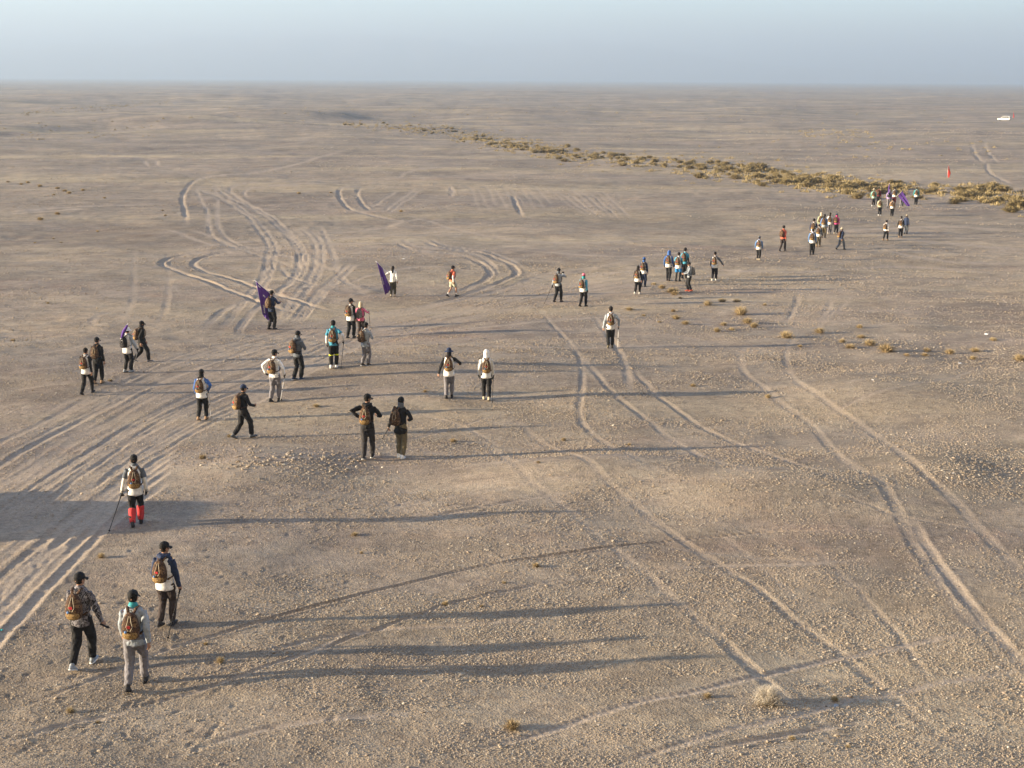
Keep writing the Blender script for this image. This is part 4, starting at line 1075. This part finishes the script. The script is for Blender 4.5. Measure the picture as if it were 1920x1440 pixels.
# ------------------------------------------------------------------ white off road car
def car(label, loc, yaw, col=(.74, .74, .72)):
    root = bpy.data.objects.new('parked_car', None); COL.objects.link(root); root.empty_display_size = .5
    root.location = loc; root.rotation_euler = (0, 0, yaw)
    tag(root, label, 'car')
    paint = cloth('car_paint', col, rough=.3, var=.03, bump=0); glass = cloth('car_glass', (.02, .025, .03), rough=.08, var=.05, bump=0); rub = cm('charcoal')
    def prism(name, prof, w0, w1, z_t, m, bev=.05):
        # side profile (y forward, z) swept across the width, narrower towards the roof
        n_ = len(prof); v, f = [], []
        xs = (-1, -.94, .94, 1)
        for x in xs:
            inset = .03 if abs(x) == 1 else 0
            for (y, z) in prof:
                t = min(max((z - .95) / .9, 0), 1); wd = w0 * (1 - t) + w1 * t
                cy, cz = 0, 1.0
                v.append((x * wd, y + (cy - y) * inset, z + (cz - z) * inset))
        for k in range(3):
            for i in range(n_):
                j = (i + 1) % n_; f.append((k * n_ + i, k * n_ + j, (k + 1) * n_ + j, (k + 1) * n_ + i))
        f.append(tuple(range(n_))[::-1]); f.append(tuple(3 * n_ + i for i in range(n_)))
        mb = MB(); mb.add(v, f); o = link(name, mb.me(name, False), root); o.data.materials.append(m); return o
    prism('body', [(-2.3, .45), (-2.35, .95), (-2.3, 1.12), (.75, 1.15), (2.15, 1.02), (2.32, .85), (2.32, .5), (2.0, .38), (-2.0, .38)], .93, .93, 0, paint)
    prism('cabin', [(-2.28, 1.10), (-2.12, 1.80), (-1.8, 1.88), (.1, 1.88), (.35, 1.82), (.98, 1.13)], .90, .74, 0, paint)
    for sd in (1, -1):
        for (y0, y1, y2, y3) in ((-2.0, -1.15, -1.88, -1.15), (-1.07, -.22, -1.07, -.22), (-.14, .66, -.14, .24)):
            q = []
            for (y, z) in ((y0, 1.22), (y1, 1.22), (y3, 1.74), (y2, 1.74)):
                t = (z - .95) / .9; wd = .90 * (1 - t) + .74 * t + .006
                q.append((sd * wd, y, z))
            q += [(p[0] - .02 * sd, p[1], p[2]) for p in q]
            mb = MB(); mb.add(q, [(0, 1, 2, 3), (4, 7, 6, 5), (0, 4, 5, 1), (1, 5, 6, 2), (2, 6, 7, 3), (3, 7, 4, 0)]); o = link('side_window', mb.me('window', False), root); o.data.materials.append(glass)
        mb = MB(); mb.add(*ellipsoid((.72 * sd, 2.30, .82), (.14, .05, .09))); o = link('headlight', mb.me('headlight'), root); o.data.materials.append(cm('lightgrey'))
        mb = MB(); mb.add(*box((.80 * sd, -2.345, 1.0), (.12, .04, .26))); o = link('tail_light', mb.me('tail', False), root); o.data.materials.append(cm('darkred'))
        mb = MB(); mb.add(*ellipsoid((1.0 * sd, .72, 1.2), (.10, .06, .08))); o = link('mirror', mb.me('mirror'), root); o.data.materials.append(paint)
        for y in (-1.42, 1.42):
            wr = bpy.data.objects.new('wheel', None); COL.objects.link(wr); wr.parent = root; wr.location = (.80 * sd, y, .37); wr.empty_display_size = .1
            v, f = [], []
            prof = [(-.12, .24), (-.13, .33), (-.10, .37), (.10, .37), (.13, .33), (.12, .24)]
            ns = 24
            for k in range(ns):
                a = 2 * math.pi * k / ns
                for (x, r_) in prof: v.append((x, r_ * math.cos(a), r_ * math.sin(a)))
            for k in range(ns):
                for i in range(6):
                    j = (i + 1) % 6; f.append((k * 6 + i, k * 6 + j, ((k + 1) % ns) * 6 + j, ((k + 1) % ns) * 6 + i))
            mb = MB(); mb.add(v, f); o = link('tyre', mb.me('tyre'), wr); o.data.materials.append(rub)
            mb = MB(); mb.add(*loft([(-.09, 0, 0), (.09, 0, 0)], [.24, .24], 20, (0, 1, 0))); o = link('rim', mb.me('rim'), wr); o.data.materials.append(cm('grey'))
    for (ya, za, yb, zb, nm) in ((.98, 1.17, .40, 1.80, 'windscreen'), (-2.30, 1.22, -2.16, 1.76, 'rear_window')):
        dy = .02 if nm == 'windscreen' else -.02
        mb = MB(); mb.add([(-.78, ya + dy, za), (.78, ya + dy, za), (.66, yb + dy, zb), (-.66, yb + dy, zb), (-.78, ya - dy, za), (.78, ya - dy, za), (.66, yb - dy, zb), (-.66, yb - dy, zb)], [(0, 1, 2, 3), (4, 7, 6, 5), (0, 4, 5, 1), (1, 5, 6, 2), (2, 6, 7, 3), (3, 7, 4, 0)])
        o = link(nm, mb.me(nm, False), root); o.data.materials.append(glass)
    mb = MB(); mb.add(*box((0, 2.34, .55), (1.8, .12, .2))); mb.add(*box((0, -2.37, .55), (1.8, .12, .2))); o = link('bumpers', mb.me('bumpers', False), root); o.data.materials.append(rub)
    return root
p = ground_hit(1882, 226)
car('white off road car parked far out on the plain beside a red flag', (p[0], p[1], ground_z(p[0], p[1]) - .02), math.radians(62))
# the car just outside the view whose shadow falls across the sandy track
p = ground_hit(0, 962)
cx_, cy_ = p[0] - 5.2, p[1] - .6
car('white off road car parked beside the sandy track, its shadow across the ruts', (cx_, cy_, float(base_height(cx_, cy_)) - .02), math.radians(4))

# ------------------------------------------------------------------ plants
def plant_mat(name, cols):
    m, t, b = new_mat(name); L = t.links.new
    oi = N(t, 'ShaderNodeObjectInfo'); geo = N(t, 'ShaderNodeNewGeometry')
    ad = N(t, 'ShaderNodeMath', operation='ADD'); L(oi.outputs['Random'], ad.inputs[0]); L(geo.outputs['Random Per Island'], ad.inputs[1])
    hf = N(t, 'ShaderNodeMath', operation='MULTIPLY'); L(ad.outputs[0], hf.inputs[0]); hf.inputs[1].default_value = .5
    r = N(t, 'ShaderNodeValToRGB'); e = r.color_ramp.elements
    while len(e) < len(cols): e.new(.5)
    for k, (el, c) in enumerate(zip(e, cols)): el.position = k / (len(cols) - 1); el.color = (*c, 1)
    L(hf.outputs[0], r.inputs[0]); L(r.outputs[0], b.inputs['Base Color'])
    b.inputs['Roughness'].default_value = .9; b.inputs['Specular IOR Level'].default_value = .1
    return m
STRAW = plant_mat('dry_straw', [(.27, .19, .10), (.38, .29, .17), (.46, .37, .23), (.33, .25, .14)])
PALE = plant_mat('bleached_twigs', [(.38, .33, .26), (.52, .46, .38), (.60, .55, .47), (.44, .38, .28)])
OLIVE = plant_mat('olive_shrub', [(.165, .135, .066), (.245, .196, .10), (.32, .257, .14), (.195, .157, .076)])

def tuft_mesh(name, n, h, spread, wid, seed, droop=.3, branchy=0):
    """many thin curved blades rising from one foot"""
    R = random.Random(seed); v, f = [], []
    for k in range(n):
        a = R.uniform(0, 2 * math.pi); out = spread * math.sqrt(R.random()) * R.choice((.7, .9, 1, 1.1, 1.25)) * (1 + .2 * math.sin(3 * a + seed)); hh = h * R.uniform(.45, 1.0) * (1 - .35 * (out / spread) ** 2)
        b0 = np.array([math.cos(a) * out * .28, math.sin(a) * out * .28, -.02]); tip = np.array([math.cos(a + R.uniform(-.4, .4)) * out, math.sin(a + R.uniform(-.4, .4)) * out, hh])
        mid = b0 * .5 + tip * .5 + np.array([0, 0, hh * droop * R.uniform(.2, 1)])
        sd = np.array([-math.sin(a + R.uniform(-1.2, 1.2)), math.cos(a + R.uniform(-1.2, 1.2)), R.uniform(-.3, .3)]); sd = unit(sd) * wid * R.uniform(.6, 1.4)
        o = len(v); v += [b0 - sd * .7, b0 + sd * .7, mid - sd, mid + sd, tip]
        f += [(o, o + 1, o + 3, o + 2), (o + 2, o + 3, o + 4)]
        for _ in range(branchy):
            t = R.uniform(.3, .9); s_ = mid * (1 - t) + tip * t if R.random() < .6 else b0 * (1 - t) + mid * t
            e_ = s_ + np.array([R.uniform(-1, 1), R.uniform(-1, 1), R.uniform(-.1, .9)]) * h * .30
            o = len(v); v += [s_ - sd * .5, s_ + sd * .5, e_]; f.append((o, o + 1, o + 2))
    return mesh_from(v, f, name, False)

TUFTS = [tuft_mesh('dry_tuft', 330, 1.0, .85, .022, 50 + k, .25, 1) for k in range(5)]
for me in TUFTS: me.materials.append(STRAW)
BUSHES = [tuft_mesh('desert_shrub', 300, .62, .62, .040, 80 + k, .45, 2) for k in range(5)]
for me in BUSHES: me.materials.append(OLIVE)
BIG = tuft_mesh('bleached_bush', 900, .62, .62, .006, 99, .25, 5); BIG.materials.append(PALE)

def plant(name, me, x, y, width_px, label, group=None, cat='shrub', hscale=1.0, base_w=1.0, fixed=None):
    p = ground_hit(x, y)
    dep = math.hypot(math.hypot(p[0], p[1]), CAM_Z - p[2])
    s = fixed if fixed else width_px * dep / FPX / base_w
    o = link(name, me); R = random.random
    o.location = (p[0], p[1], ground_z(p[0], p[1]))
    o.scale = (s * (0.9 + .25 * R()), s * (.9 + .25 * R()), s * hscale * (.8 + .4 * R())); o.rotation_euler = (0, 0, R() * 6.28)
    tag(o, label, cat, group)
    return o
plant('bleached_bush', BIG, 1440, 1318, 66, 'large pale bleached bush of bare twigs in the gravel between tread marked tracks', base_w=1.24, cat='bush')
TL = 'small dry straw coloured grass tuft on the gravel'
for (x, y, wd) in [(1261, 549, 24), (1354, 566, 16), (1382, 566, 14), (1326, 573, 16), (1389, 589, 28), (1401, 606, 22), (1414, 613, 18), (1357, 609, 15), (1285, 609, 15), (1267, 598, 16), (1262, 584, 10), (1344, 622, 13), (1372, 619, 12), (1474, 633, 24), (1537, 625, 18), (1612, 615, 12), (1614, 633, 15), (1579, 642, 12), (1594, 652, 20), (1631, 647, 26), (1661, 660, 32), (1738, 659, 14), (1734, 667, 12), (1781, 662, 16), (1828, 659, 18), (1862, 638, 14), (1911, 675, 20), (1824, 673, 12), (1440, 746, 12), (1299, 724, 12), (1434, 572, 9), (1236, 605, 9), (1207, 592, 9), (1226, 533, 10), (1241, 541, 14), (1180, 581, 14), (1265, 553, 14), (1700, 668, 10), (1500, 650, 9), (1275, 560, 8)]:
    big = wd >= 20
    if x < 1300: lab = ('broad' if big else 'small') + ' straw coloured tuft close beside the walkers with blue clothing'
    elif x < 1450: lab = ('broad' if big else 'small') + ' straw coloured tuft in the loose cluster past the blue clad walkers'
    elif x < 1720: lab = ('broad' if big else 'small') + ' straw coloured tuft around the head of the curving twin ruts'
    else: lab = 'straw coloured tuft in the thin row near white litter scraps'
    plant('dry_tuft', TUFTS[hash((x, y)) % 5], x, y, wd * 1.35, lab, 'tufts: ' + lab, 'tuft', .72, 1.7)
FORE = {(960, 1366): 'dry tuft alone on open gravel with a long shadow', (1327, 1306): 'small dry tuft beside the bleached bush', (1565, 1314): 'dry tuft rooted in the tread marked track by a pale scrap',
        (1005, 1063): 'upright wispy dry tuft along the long narrow rut', (413, 1243): 'dry tuft lying in the shadows of the hikers with grey hoodie and camouflage jacket', (132, 1336): 'dry tuft among footprints behind the camouflage jacketed hiker',
        (190, 1046): 'greenish dry tuft by the ruts behind the red gaiters', (380, 860): 'dry tuft at the edge of the stony rise', (593, 763): 'dry tuft beside the hiker in white shirt and black gloves',
        (431, 819): 'dry tuft at the heel of the striding hiker in black tracksuit', (207, 714): 'dry tuft at the feet of the bareheaded hiker in white vest', (850, 829): 'dry tuft past the hiker in long dark coat'}
for (x, y, wd) in [(1327, 1306, 15), (1565, 1314, 16), (960, 1366, 28), (1005, 1063, 16), (945, 1094, 9), (835, 1132, 13), (665, 1003, 14), (678, 1037, 8), (850, 829, 13), (1057, 826, 10), (593, 763, 14), (380, 860, 14), (132, 1336, 16), (413, 1243, 18), (190, 1046, 15), (207, 714, 9), (431, 819, 11), (1485, 1386, 12), (1590, 1400, 10), (1010, 868, 9), (797, 735, 9), (1180, 834, 8), (903, 1137, 8), (386, 1208, 10), (183, 1354, 9)]:
    plant('dry_tuft', TUFTS[hash((x, y)) % 5], x, y, wd * 1.3, FORE.get((x, y), 'tiny dry grass tuft standing alone in the open gravel'), 'dry tufts in the gravel', 'tuft', .75, 1.7)
lr_ = random.Random(17)
for (x, y, wd) in [(40, 346, 8), (52, 343, 8), (75, 350, 9), (108, 354, 9), (121, 359, 10), (129, 363, 9), (156, 358, 8), (101, 366, 7), (76, 413, 12), (108, 402, 11), (15, 342, 7), (196, 372, 6), (310, 405, 6), (183, 434, 6), (100, 447, 6), (115, 455, 6), (65, 455, 5), (25, 640, 10), (90, 570, 6), (560, 364, 8), (752, 397, 9), (620, 362, 6), (305, 395, 6)]:
    plant('dry_tuft', TUFTS[hash((x, y)) % 5], x, y, wd * 1.3, 'dry straw tuft on the open ground left of the swirling tracks', 'dry tufts left of the swirling tracks', 'tuft', .65, 1.7)
# belt of olive shrubs crossing the plain
BELT = [(640, 233, 3, 8), (760, 240, 6, 14), (850, 252, 8, 22), (950, 270, 9, 26), (1050, 288, 9, 24), (1150, 299, 9, 22), (1280, 312, 12, 30), (1400, 325, 13, 34), (1500, 338, 13, 34), (1600, 352, 11, 26), (1700, 356, 9, 10), (1800, 362, 9, 12), (1850, 364, 12, 14), (1920, 384, 13, 14)]
br = random.Random(23)
BELT_LABEL = 'low olive brown shrub in the long belt of scrub across the plain'
for k in range(len(BELT) - 1):
    x0, y0, s0, n0 = BELT[k]; x1, y1, s1, _ = BELT[k + 1]
    for j in range(int(n0 * .92)):
        t = br.random(); x = x0 + (x1 - x0) * t; y = y0 + (y1 - y0) * t + br.gauss(0, 1) * (s0 + (s1 - s0) * t) * .62
        lab = 'low olive brown shrub ' + ('in the thin far end of the scrub belt' if x < 900 else 'in the narrow middle stretch of the scrub belt' if x < 1300 else 'in the broad stretch of scrub belt before the lead hikers' if x < 1600 else 'in the scrub behind the lead hikers and red marker flag')
        plant('desert_shrub', BUSHES[br.randrange(5)], x, max(y, 229), 0, lab, 'scrub belt: ' + lab, 'shrub', .8, 1, fixed=br.uniform(.65, 1.6))
for (x, y, s) in [(1840, 358, 2.2), (1860, 358, 2.4), (1880, 360, 1.9), (1425, 318, 2.4), (1405, 321, 1.9), (1800, 378, 1.6), (1790, 382, 1.3), (1895, 398, 1.4), (1870, 380, 1.5), (1720, 402 - 30, 1.2), (1360, 318, 1.8), (1500, 340, 1.7), (1595, 352, 1.8), (1555, 352, 1.4)]:
    plant('desert_shrub', BUSHES[br.randrange(5)], x, y, 0, 'broad golden olive shrub standing above its neighbours in the scrub', 'broad shrubs of the scrub belt', 'shrub', .75, 1, fixed=s)
# far scrub that reads as a mass
def far_scrub():
    R = random.Random(31); v, f = [], []
    def bush(p, s, n=30):
        zz = float(base_height(p[0], p[1]))
        for q in range(n):
            a = R.uniform(0, 6.28); rr_ = s * R.random() ** .6 * .8; c = np.array([p[0] + math.cos(a) * rr_, p[1] + math.sin(a) * rr_, zz - .05])
            d = unit([R.uniform(-1, 1), R.uniform(-1, 1), 0]) * s * R.uniform(.03, .10); hh = s * R.uniform(.35, .75) * (1.1 - rr_ / s)
            o = len(v); t = c + np.array([R.uniform(-.3, .3) * s, R.uniform(-.3, .3) * s, hh]); v.extend([c - d, c + d, t]); f.append((o, o + 1, o + 2))
    zones = [(40, 330, 186, 214, 300), (1500, 1640, 243, 258, 70), (560, 900, 205, 222, 50), (0, 300, 225, 262, 50), (1100, 1920, 176, 232, 130), (300, 1100, 180, 230, 110), (1300, 1920, 262, 300, 50)]
    for k, (xa, xb, ya, yb, n) in enumerate(zones):
        for _ in range(n):
            x = R.uniform(xa, xb); y = R.uniform(ya, yb)
            if k == 0: y = 213 - (x - 40) / 290 * 24 + R.gauss(0, 2.2)
            bush(ground_hit(x, y), R.uniform(.4, 1.0))
    for k in range(len(BELT) - 1):
        x0, y0, s0, n0 = BELT[k]; x1, y1, s1, _ = BELT[k + 1]
        for j in range(int(n0 * (9 if k < 4 else 4.6))):
            t = R.random(); x = x0 + (x1 - x0) * t; y = y0 + (y1 - y0) * t + R.gauss(0, 1) * (s0 + (s1 - s0) * t) * .85
            bush(ground_hit(x, max(y, 229)), R.uniform(.35, 1.0), 44)
    me = mesh_from(v, f, 'scrub', False); me.materials.append(OLIVE)
    tag(link('scrub', me), 'scattered dark scrub dotting the far plain', 'scrub', kind='stuff')
far_scrub()

# ------------------------------------------------------------------ gravel : real stones, thinning out with distance
def gravel():
    R = np.random.default_rng(8)
    n = 640000
    # uniform in azimuth, r-weighted so the near ground is well covered
    r = 15.0 * (100.0 / 15.0) ** R.random(n); a = np.radians(R.uniform(-24, 24, n))
    x = r * np.sin(a); y = r * np.cos(a)
    rad, fine, Z, M = GRID
    i = np.clip(np.searchsorted(rad, r) - 1, 0, len(rad) - 2); j = np.clip(np.searchsorted(fine, a) - 1, 0, len(fine) - 2)
    z = Z[i, j]; m = M[i, j]
    patch = vnoise(x / 2.2, y / 1.6, 61) + .7 * vnoise(x / .7, y / .6, 62)
    big = vnoise(x / 5, y / 3.5, 63)
    keep = R.random(n) < np.clip(.42 + 1.35 * patch + .9 * big, .03, 1) * (1 - .88 * np.clip(m, 0, 1)) * np.clip(1.4 - r / 80, .12, 1)
    # left part is sandier
    keep &= R.random(n) < np.clip(.55 + (x + 6) / 8, .35, 1)
    x, y, z, r = x[keep], y[keep], z[keep], r[keep]
    s = .0046 + .010 * R.random(len(x)) ** 5 + .00028 * r
    s *= np.where(R.random(len(x)) < .012, 2.0, 1)
    # coarse slabs on the stony rise and scattered rocks
    ex, ey, es = [], [], []
    for (px, py, sx, sy, cnt, lo, hi) in [(520, 862, 85, 12, 700, .012, .060), (620, 882, 60, 10, 350, .012, .045), (1440, 905, 150, 16, 700, .012, .036), (1850, 880, 70, 14, 400, .015, .05), (1100, 1420, 500, 30, 80, .015, .04), (1700, 1150, 180, 160, 150, .015, .035)]:
        for _ in range(cnt):
            q = (px + R.normal() * sx, py + R.normal() * sy)
            p = ground_hit(*q); ex.append(p[0]); ey.append(p[1]); es.append(lo + (hi - lo) * R.random() ** 2.5)
    nf = 260000
    rf = 55.0 * (480.0 / 55.0) ** R.random(nf); af = np.radians(R.uniform(-24, 24, nf)); xf = rf * np.sin(af); yf = rf * np.cos(af)
    dn = vnoise(xf / 9, yf / 6, 64) + .8 * vnoise(xf / 2.8, yf / 2.2, 65) + .5 * vnoise(xf / 30, yf / 24, 66)
    i = np.clip(np.searchsorted(rad, rf) - 1, 0, len(rad) - 2); j = np.clip(np.searchsorted(fine, af) - 1, 0, len(fine) - 2)
    kf = R.random(nf) < np.clip(.02 + 1.5 * dn, .015, .9) * (1 - .9 * np.clip(M[i, j], 0, 1))
    xf, yf, rf, zf_ = xf[kf], yf[kf], rf[kf], Z[i, j][kf]
    sf = (.014 + .00016 * rf) * (.6 + 1.3 * R.random(len(xf)) ** 3)
    x = np.r_[x, xf]; y = np.r_[y, yf]; s = np.r_[s, sf]; z = np.r_[z, zf_]
    x = np.r_[x, ex]; y = np.r_[y, ey]; s = np.r_[s, es]
    z = np.r_[z, [ground_z(a_, b_) for a_, b_ in zip(ex, ey)]] + s * .12
    me = bpy.data.meshes.new('gravel')
    me.vertices.add(len(x)); me.vertices.foreach_set('co', np.stack([x, y, z], 1).ravel().astype(np.float32))
    sc = np.stack([s * R.uniform(.8, 1.5, len(s)), s * R.uniform(.7, 1.2, len(s)), s * R.uniform(.35, .8, len(s))], 1)
    at = me.attributes.new('stone_scale', 'FLOAT_VECTOR', 'POINT'); at.data.foreach_set('vector', sc.ravel().astype(np.float32))
    ro = np.stack([R.normal(0, .3, len(s)), R.normal(0, .3, len(s)), R.uniform(0, 6.28, len(s))], 1)
    at = me.attributes.new('stone_rot', 'FLOAT_VECTOR', 'POINT'); at.data.foreach_set('vector', ro.ravel().astype(np.float32))
    me.update()
    o = link('gravel', me); tag(o, 'loose angular gravel strewn over the foreground', 'gravel', kind='stuff')
    m_, t, b = new_mat('gravel_stone'); L = t.links.new
    oi = N(t, 'ShaderNodeObjectInfo'); rp = N(t, 'ShaderNodeValToRGB'); e = rp.color_ramp.elements
    cols = [(.175, .15, .12), (.26, .212, .162), (.31, .252, .185), (.26, .20, .15), (.32, .28, .225), (.40, .365, .315)]
    while len(e) < len(cols): e.new(.5)
    for el, p_, c in zip(e, (0, .2, .5, .7, .9, 1), cols): el.position = p_; el.color = (*c, 1)
    L(oi.outputs['Random'], rp.inputs[0]); L(rp.outputs[0], b.inputs['Base Color']); b.inputs['Roughness'].default_value = .85
    ng = bpy.data.node_groups.new('stones', 'GeometryNodeTree')
    ng.interface.new_socket('Geometry', in_out='INPUT', socket_type='NodeSocketGeometry'); ng.interface.new_socket('Geometry', in_out='OUTPUT', socket_type='NodeSocketGeometry')
    gi = ng.nodes.new('NodeGroupInput'); go = ng.nodes.new('NodeGroupOutput')
    ip = ng.nodes.new('GeometryNodeInstanceOnPoints'); ico = ng.nodes.new('GeometryNodeMeshIcoSphere'); ico.inputs['Subdivisions'].default_value = 1
    sm = ng.nodes.new('GeometryNodeSetMaterial'); sm.inputs['Material'].default_value = m_
    def na(name, typ='FLOAT_VECTOR'):
        q = ng.nodes.new('GeometryNodeInputNamedAttribute'); q.data_type = typ; q.inputs['Name'].default_value = name; return q.outputs['Attribute']
    ng.links.new(gi.outputs[0], ip.inputs['Points']); ng.links.new(ico.outputs['Mesh'], sm.inputs['Geometry']); ng.links.new(sm.outputs[0], ip.inputs['Instance'])
    ng.links.new(na('stone_scale'), ip.inputs['Scale']); ng.links.new(na('stone_rot'), ip.inputs['Rotation'])
    ng.links.new(ip.outputs[0], go.inputs[0])
    md = o.modifiers.new('stones', 'NODES'); md.node_group = ng
    print('STONES', len(x))
gravel()

# scraps of litter
def scrap(label, x, y, s, col):
    p = ground_hit(x, y); R = random.Random(int(x)); v, f = [], []
    n_ = 6
    for j in range(n_ + 1):
        for i in range(n_ + 1):
            v.append(((i / n_ - .5) * s * (1 + .2 * R.random()), (j / n_ - .5) * s * .7 * (1 + .2 * R.random()), .3 * s * R.random() * math.sin(math.pi * i / n_) + .01))
    for j in range(n_):
        for i in range(n_): a = j * (n_ + 1) + i; f.append((a, a + 1, a + n_ + 2, a + n_ + 1))
    o = link('litter_scrap', mesh_from(v, f, 'litter', False)); o.data.materials.append(cm(col)); o.location = (p[0], p[1], ground_z(p[0], p[1])); o.rotation_euler = (0, 0, R.random() * 6)
    tag(o, label, 'litter')
scrap('crumpled white scrap on the bare ground beyond the row of tufts', 1850, 627, .20, 'white')
scrap('small white scrap beside a faint track on the gravel slope', 1636, 713, .10, 'white')
scrap('white scrap lying near the straw tufts and a dark stone', 1800, 681, .14, 'white')
scrap('pale scrap caught in the tread marked track by the bleached bush', 1568, 1323, .09, 'lightgrey')
scrap('pale teal scrap at the very edge of the footprints', 3, 1183, .07, 'teal')
scrap('tiny white scrap upright near the swirling ruts', 757, 486, .16, 'white')

# ------------------------------------------------------------------ far hills
def hills():
    v, f = [], []
    nx, ny = 260, 14
    D0 = 13000.0
    for j in range(ny + 1):
        for i in range(nx + 1):
            a = math.radians(-52 + 104 * i / nx); d = D0 + j * 300.0
            px = 960 + FPX * math.tan(a) / math.cos(PITCH)
            # skyline read from the photograph (degrees above the horizon)
            e = np.interp(px, [-400, 0, 300, 520, 700, 860, 960, 1060, 1150, 1240, 1330, 1500, 1900, 2400], [.9, 1.1, 1.5, 1.75, 1.8, 1.55, 1.4, 1.6, 1.4, 1.15, .9, .55, .3, .2])
            prof = math.exp(-((j - 7) / 4.2) ** 2)
            h = math.tan(math.radians(e)) * (D0 + 2100) * prof * (1 + .25 * float(vnoise(a * 40, j * .8, 71)) + .12 * float(vnoise(a * 110, j * 1.7, 72)))
            v.append((d * math.sin(a), d * math.cos(a), h - 9))
    for j in range(ny):
        for i in range(nx):
            a = j * (nx + 1) + i; f.append((a, a + 1, a + nx + 2, a + nx + 1))
    me = mesh_from(v, f, 'hills'); m, t, b = new_mat('hill_rock'); b.inputs['Roughness'].default_value = .95
    n_ = N(t, 'ShaderNodeTexNoise'); n_.inputs['Scale'].default_value = .01; r = N(t, 'ShaderNodeValToRGB'); r.color_ramp.elements[0].color = (.22, .17, .14, 1); r.color_ramp.elements[1].color = (.32, .26, .21, 1)
    t.links.new(n_.outputs['Fac'], r.inputs[0]); t.links.new(r.outputs[0], b.inputs['Base Color'])
    me.materials.append(m)
    tag(link('hills', me), 'faint range of hills fading into the haze beyond the plain', kind='structure')
    return max(q[2] for q in v)
hill_top = hills()

# ------------------------------------------------------------------ the dusty air
def haze():
    top = hill_top + 15
    v = [(x, y, z) for x in (-31500, 31500) for y in (-31500, 31500) for z in (-14.0, top)]
    f = [(0, 1, 3, 2), (4, 6, 7, 5), (0, 4, 5, 1), (2, 3, 7, 6), (0, 2, 6, 4), (1, 5, 7, 3)]
    me = mesh_from(v, f, 'haze', False)
    m = bpy.data.materials.new('haze_air'); m.use_nodes = True; t = m.node_tree
    t.nodes.remove(t.nodes['Principled BSDF'])
    pv = N(t, 'ShaderNodeVolumePrincipled'); pv.inputs['Color'].default_value = (.335, .425, .55, 1); pv.inputs['Density'].default_value = HAZE_DENSITY; pv.inputs['Anisotropy'].default_value = .2
    t.links.new(pv.outputs[0], t.nodes['Material Output'].inputs['Volume'])
    me.materials.append(m)
    tag(link('haze', me), 'pale blue dusty haze over the whole plain', 'haze', kind='stuff')
haze()
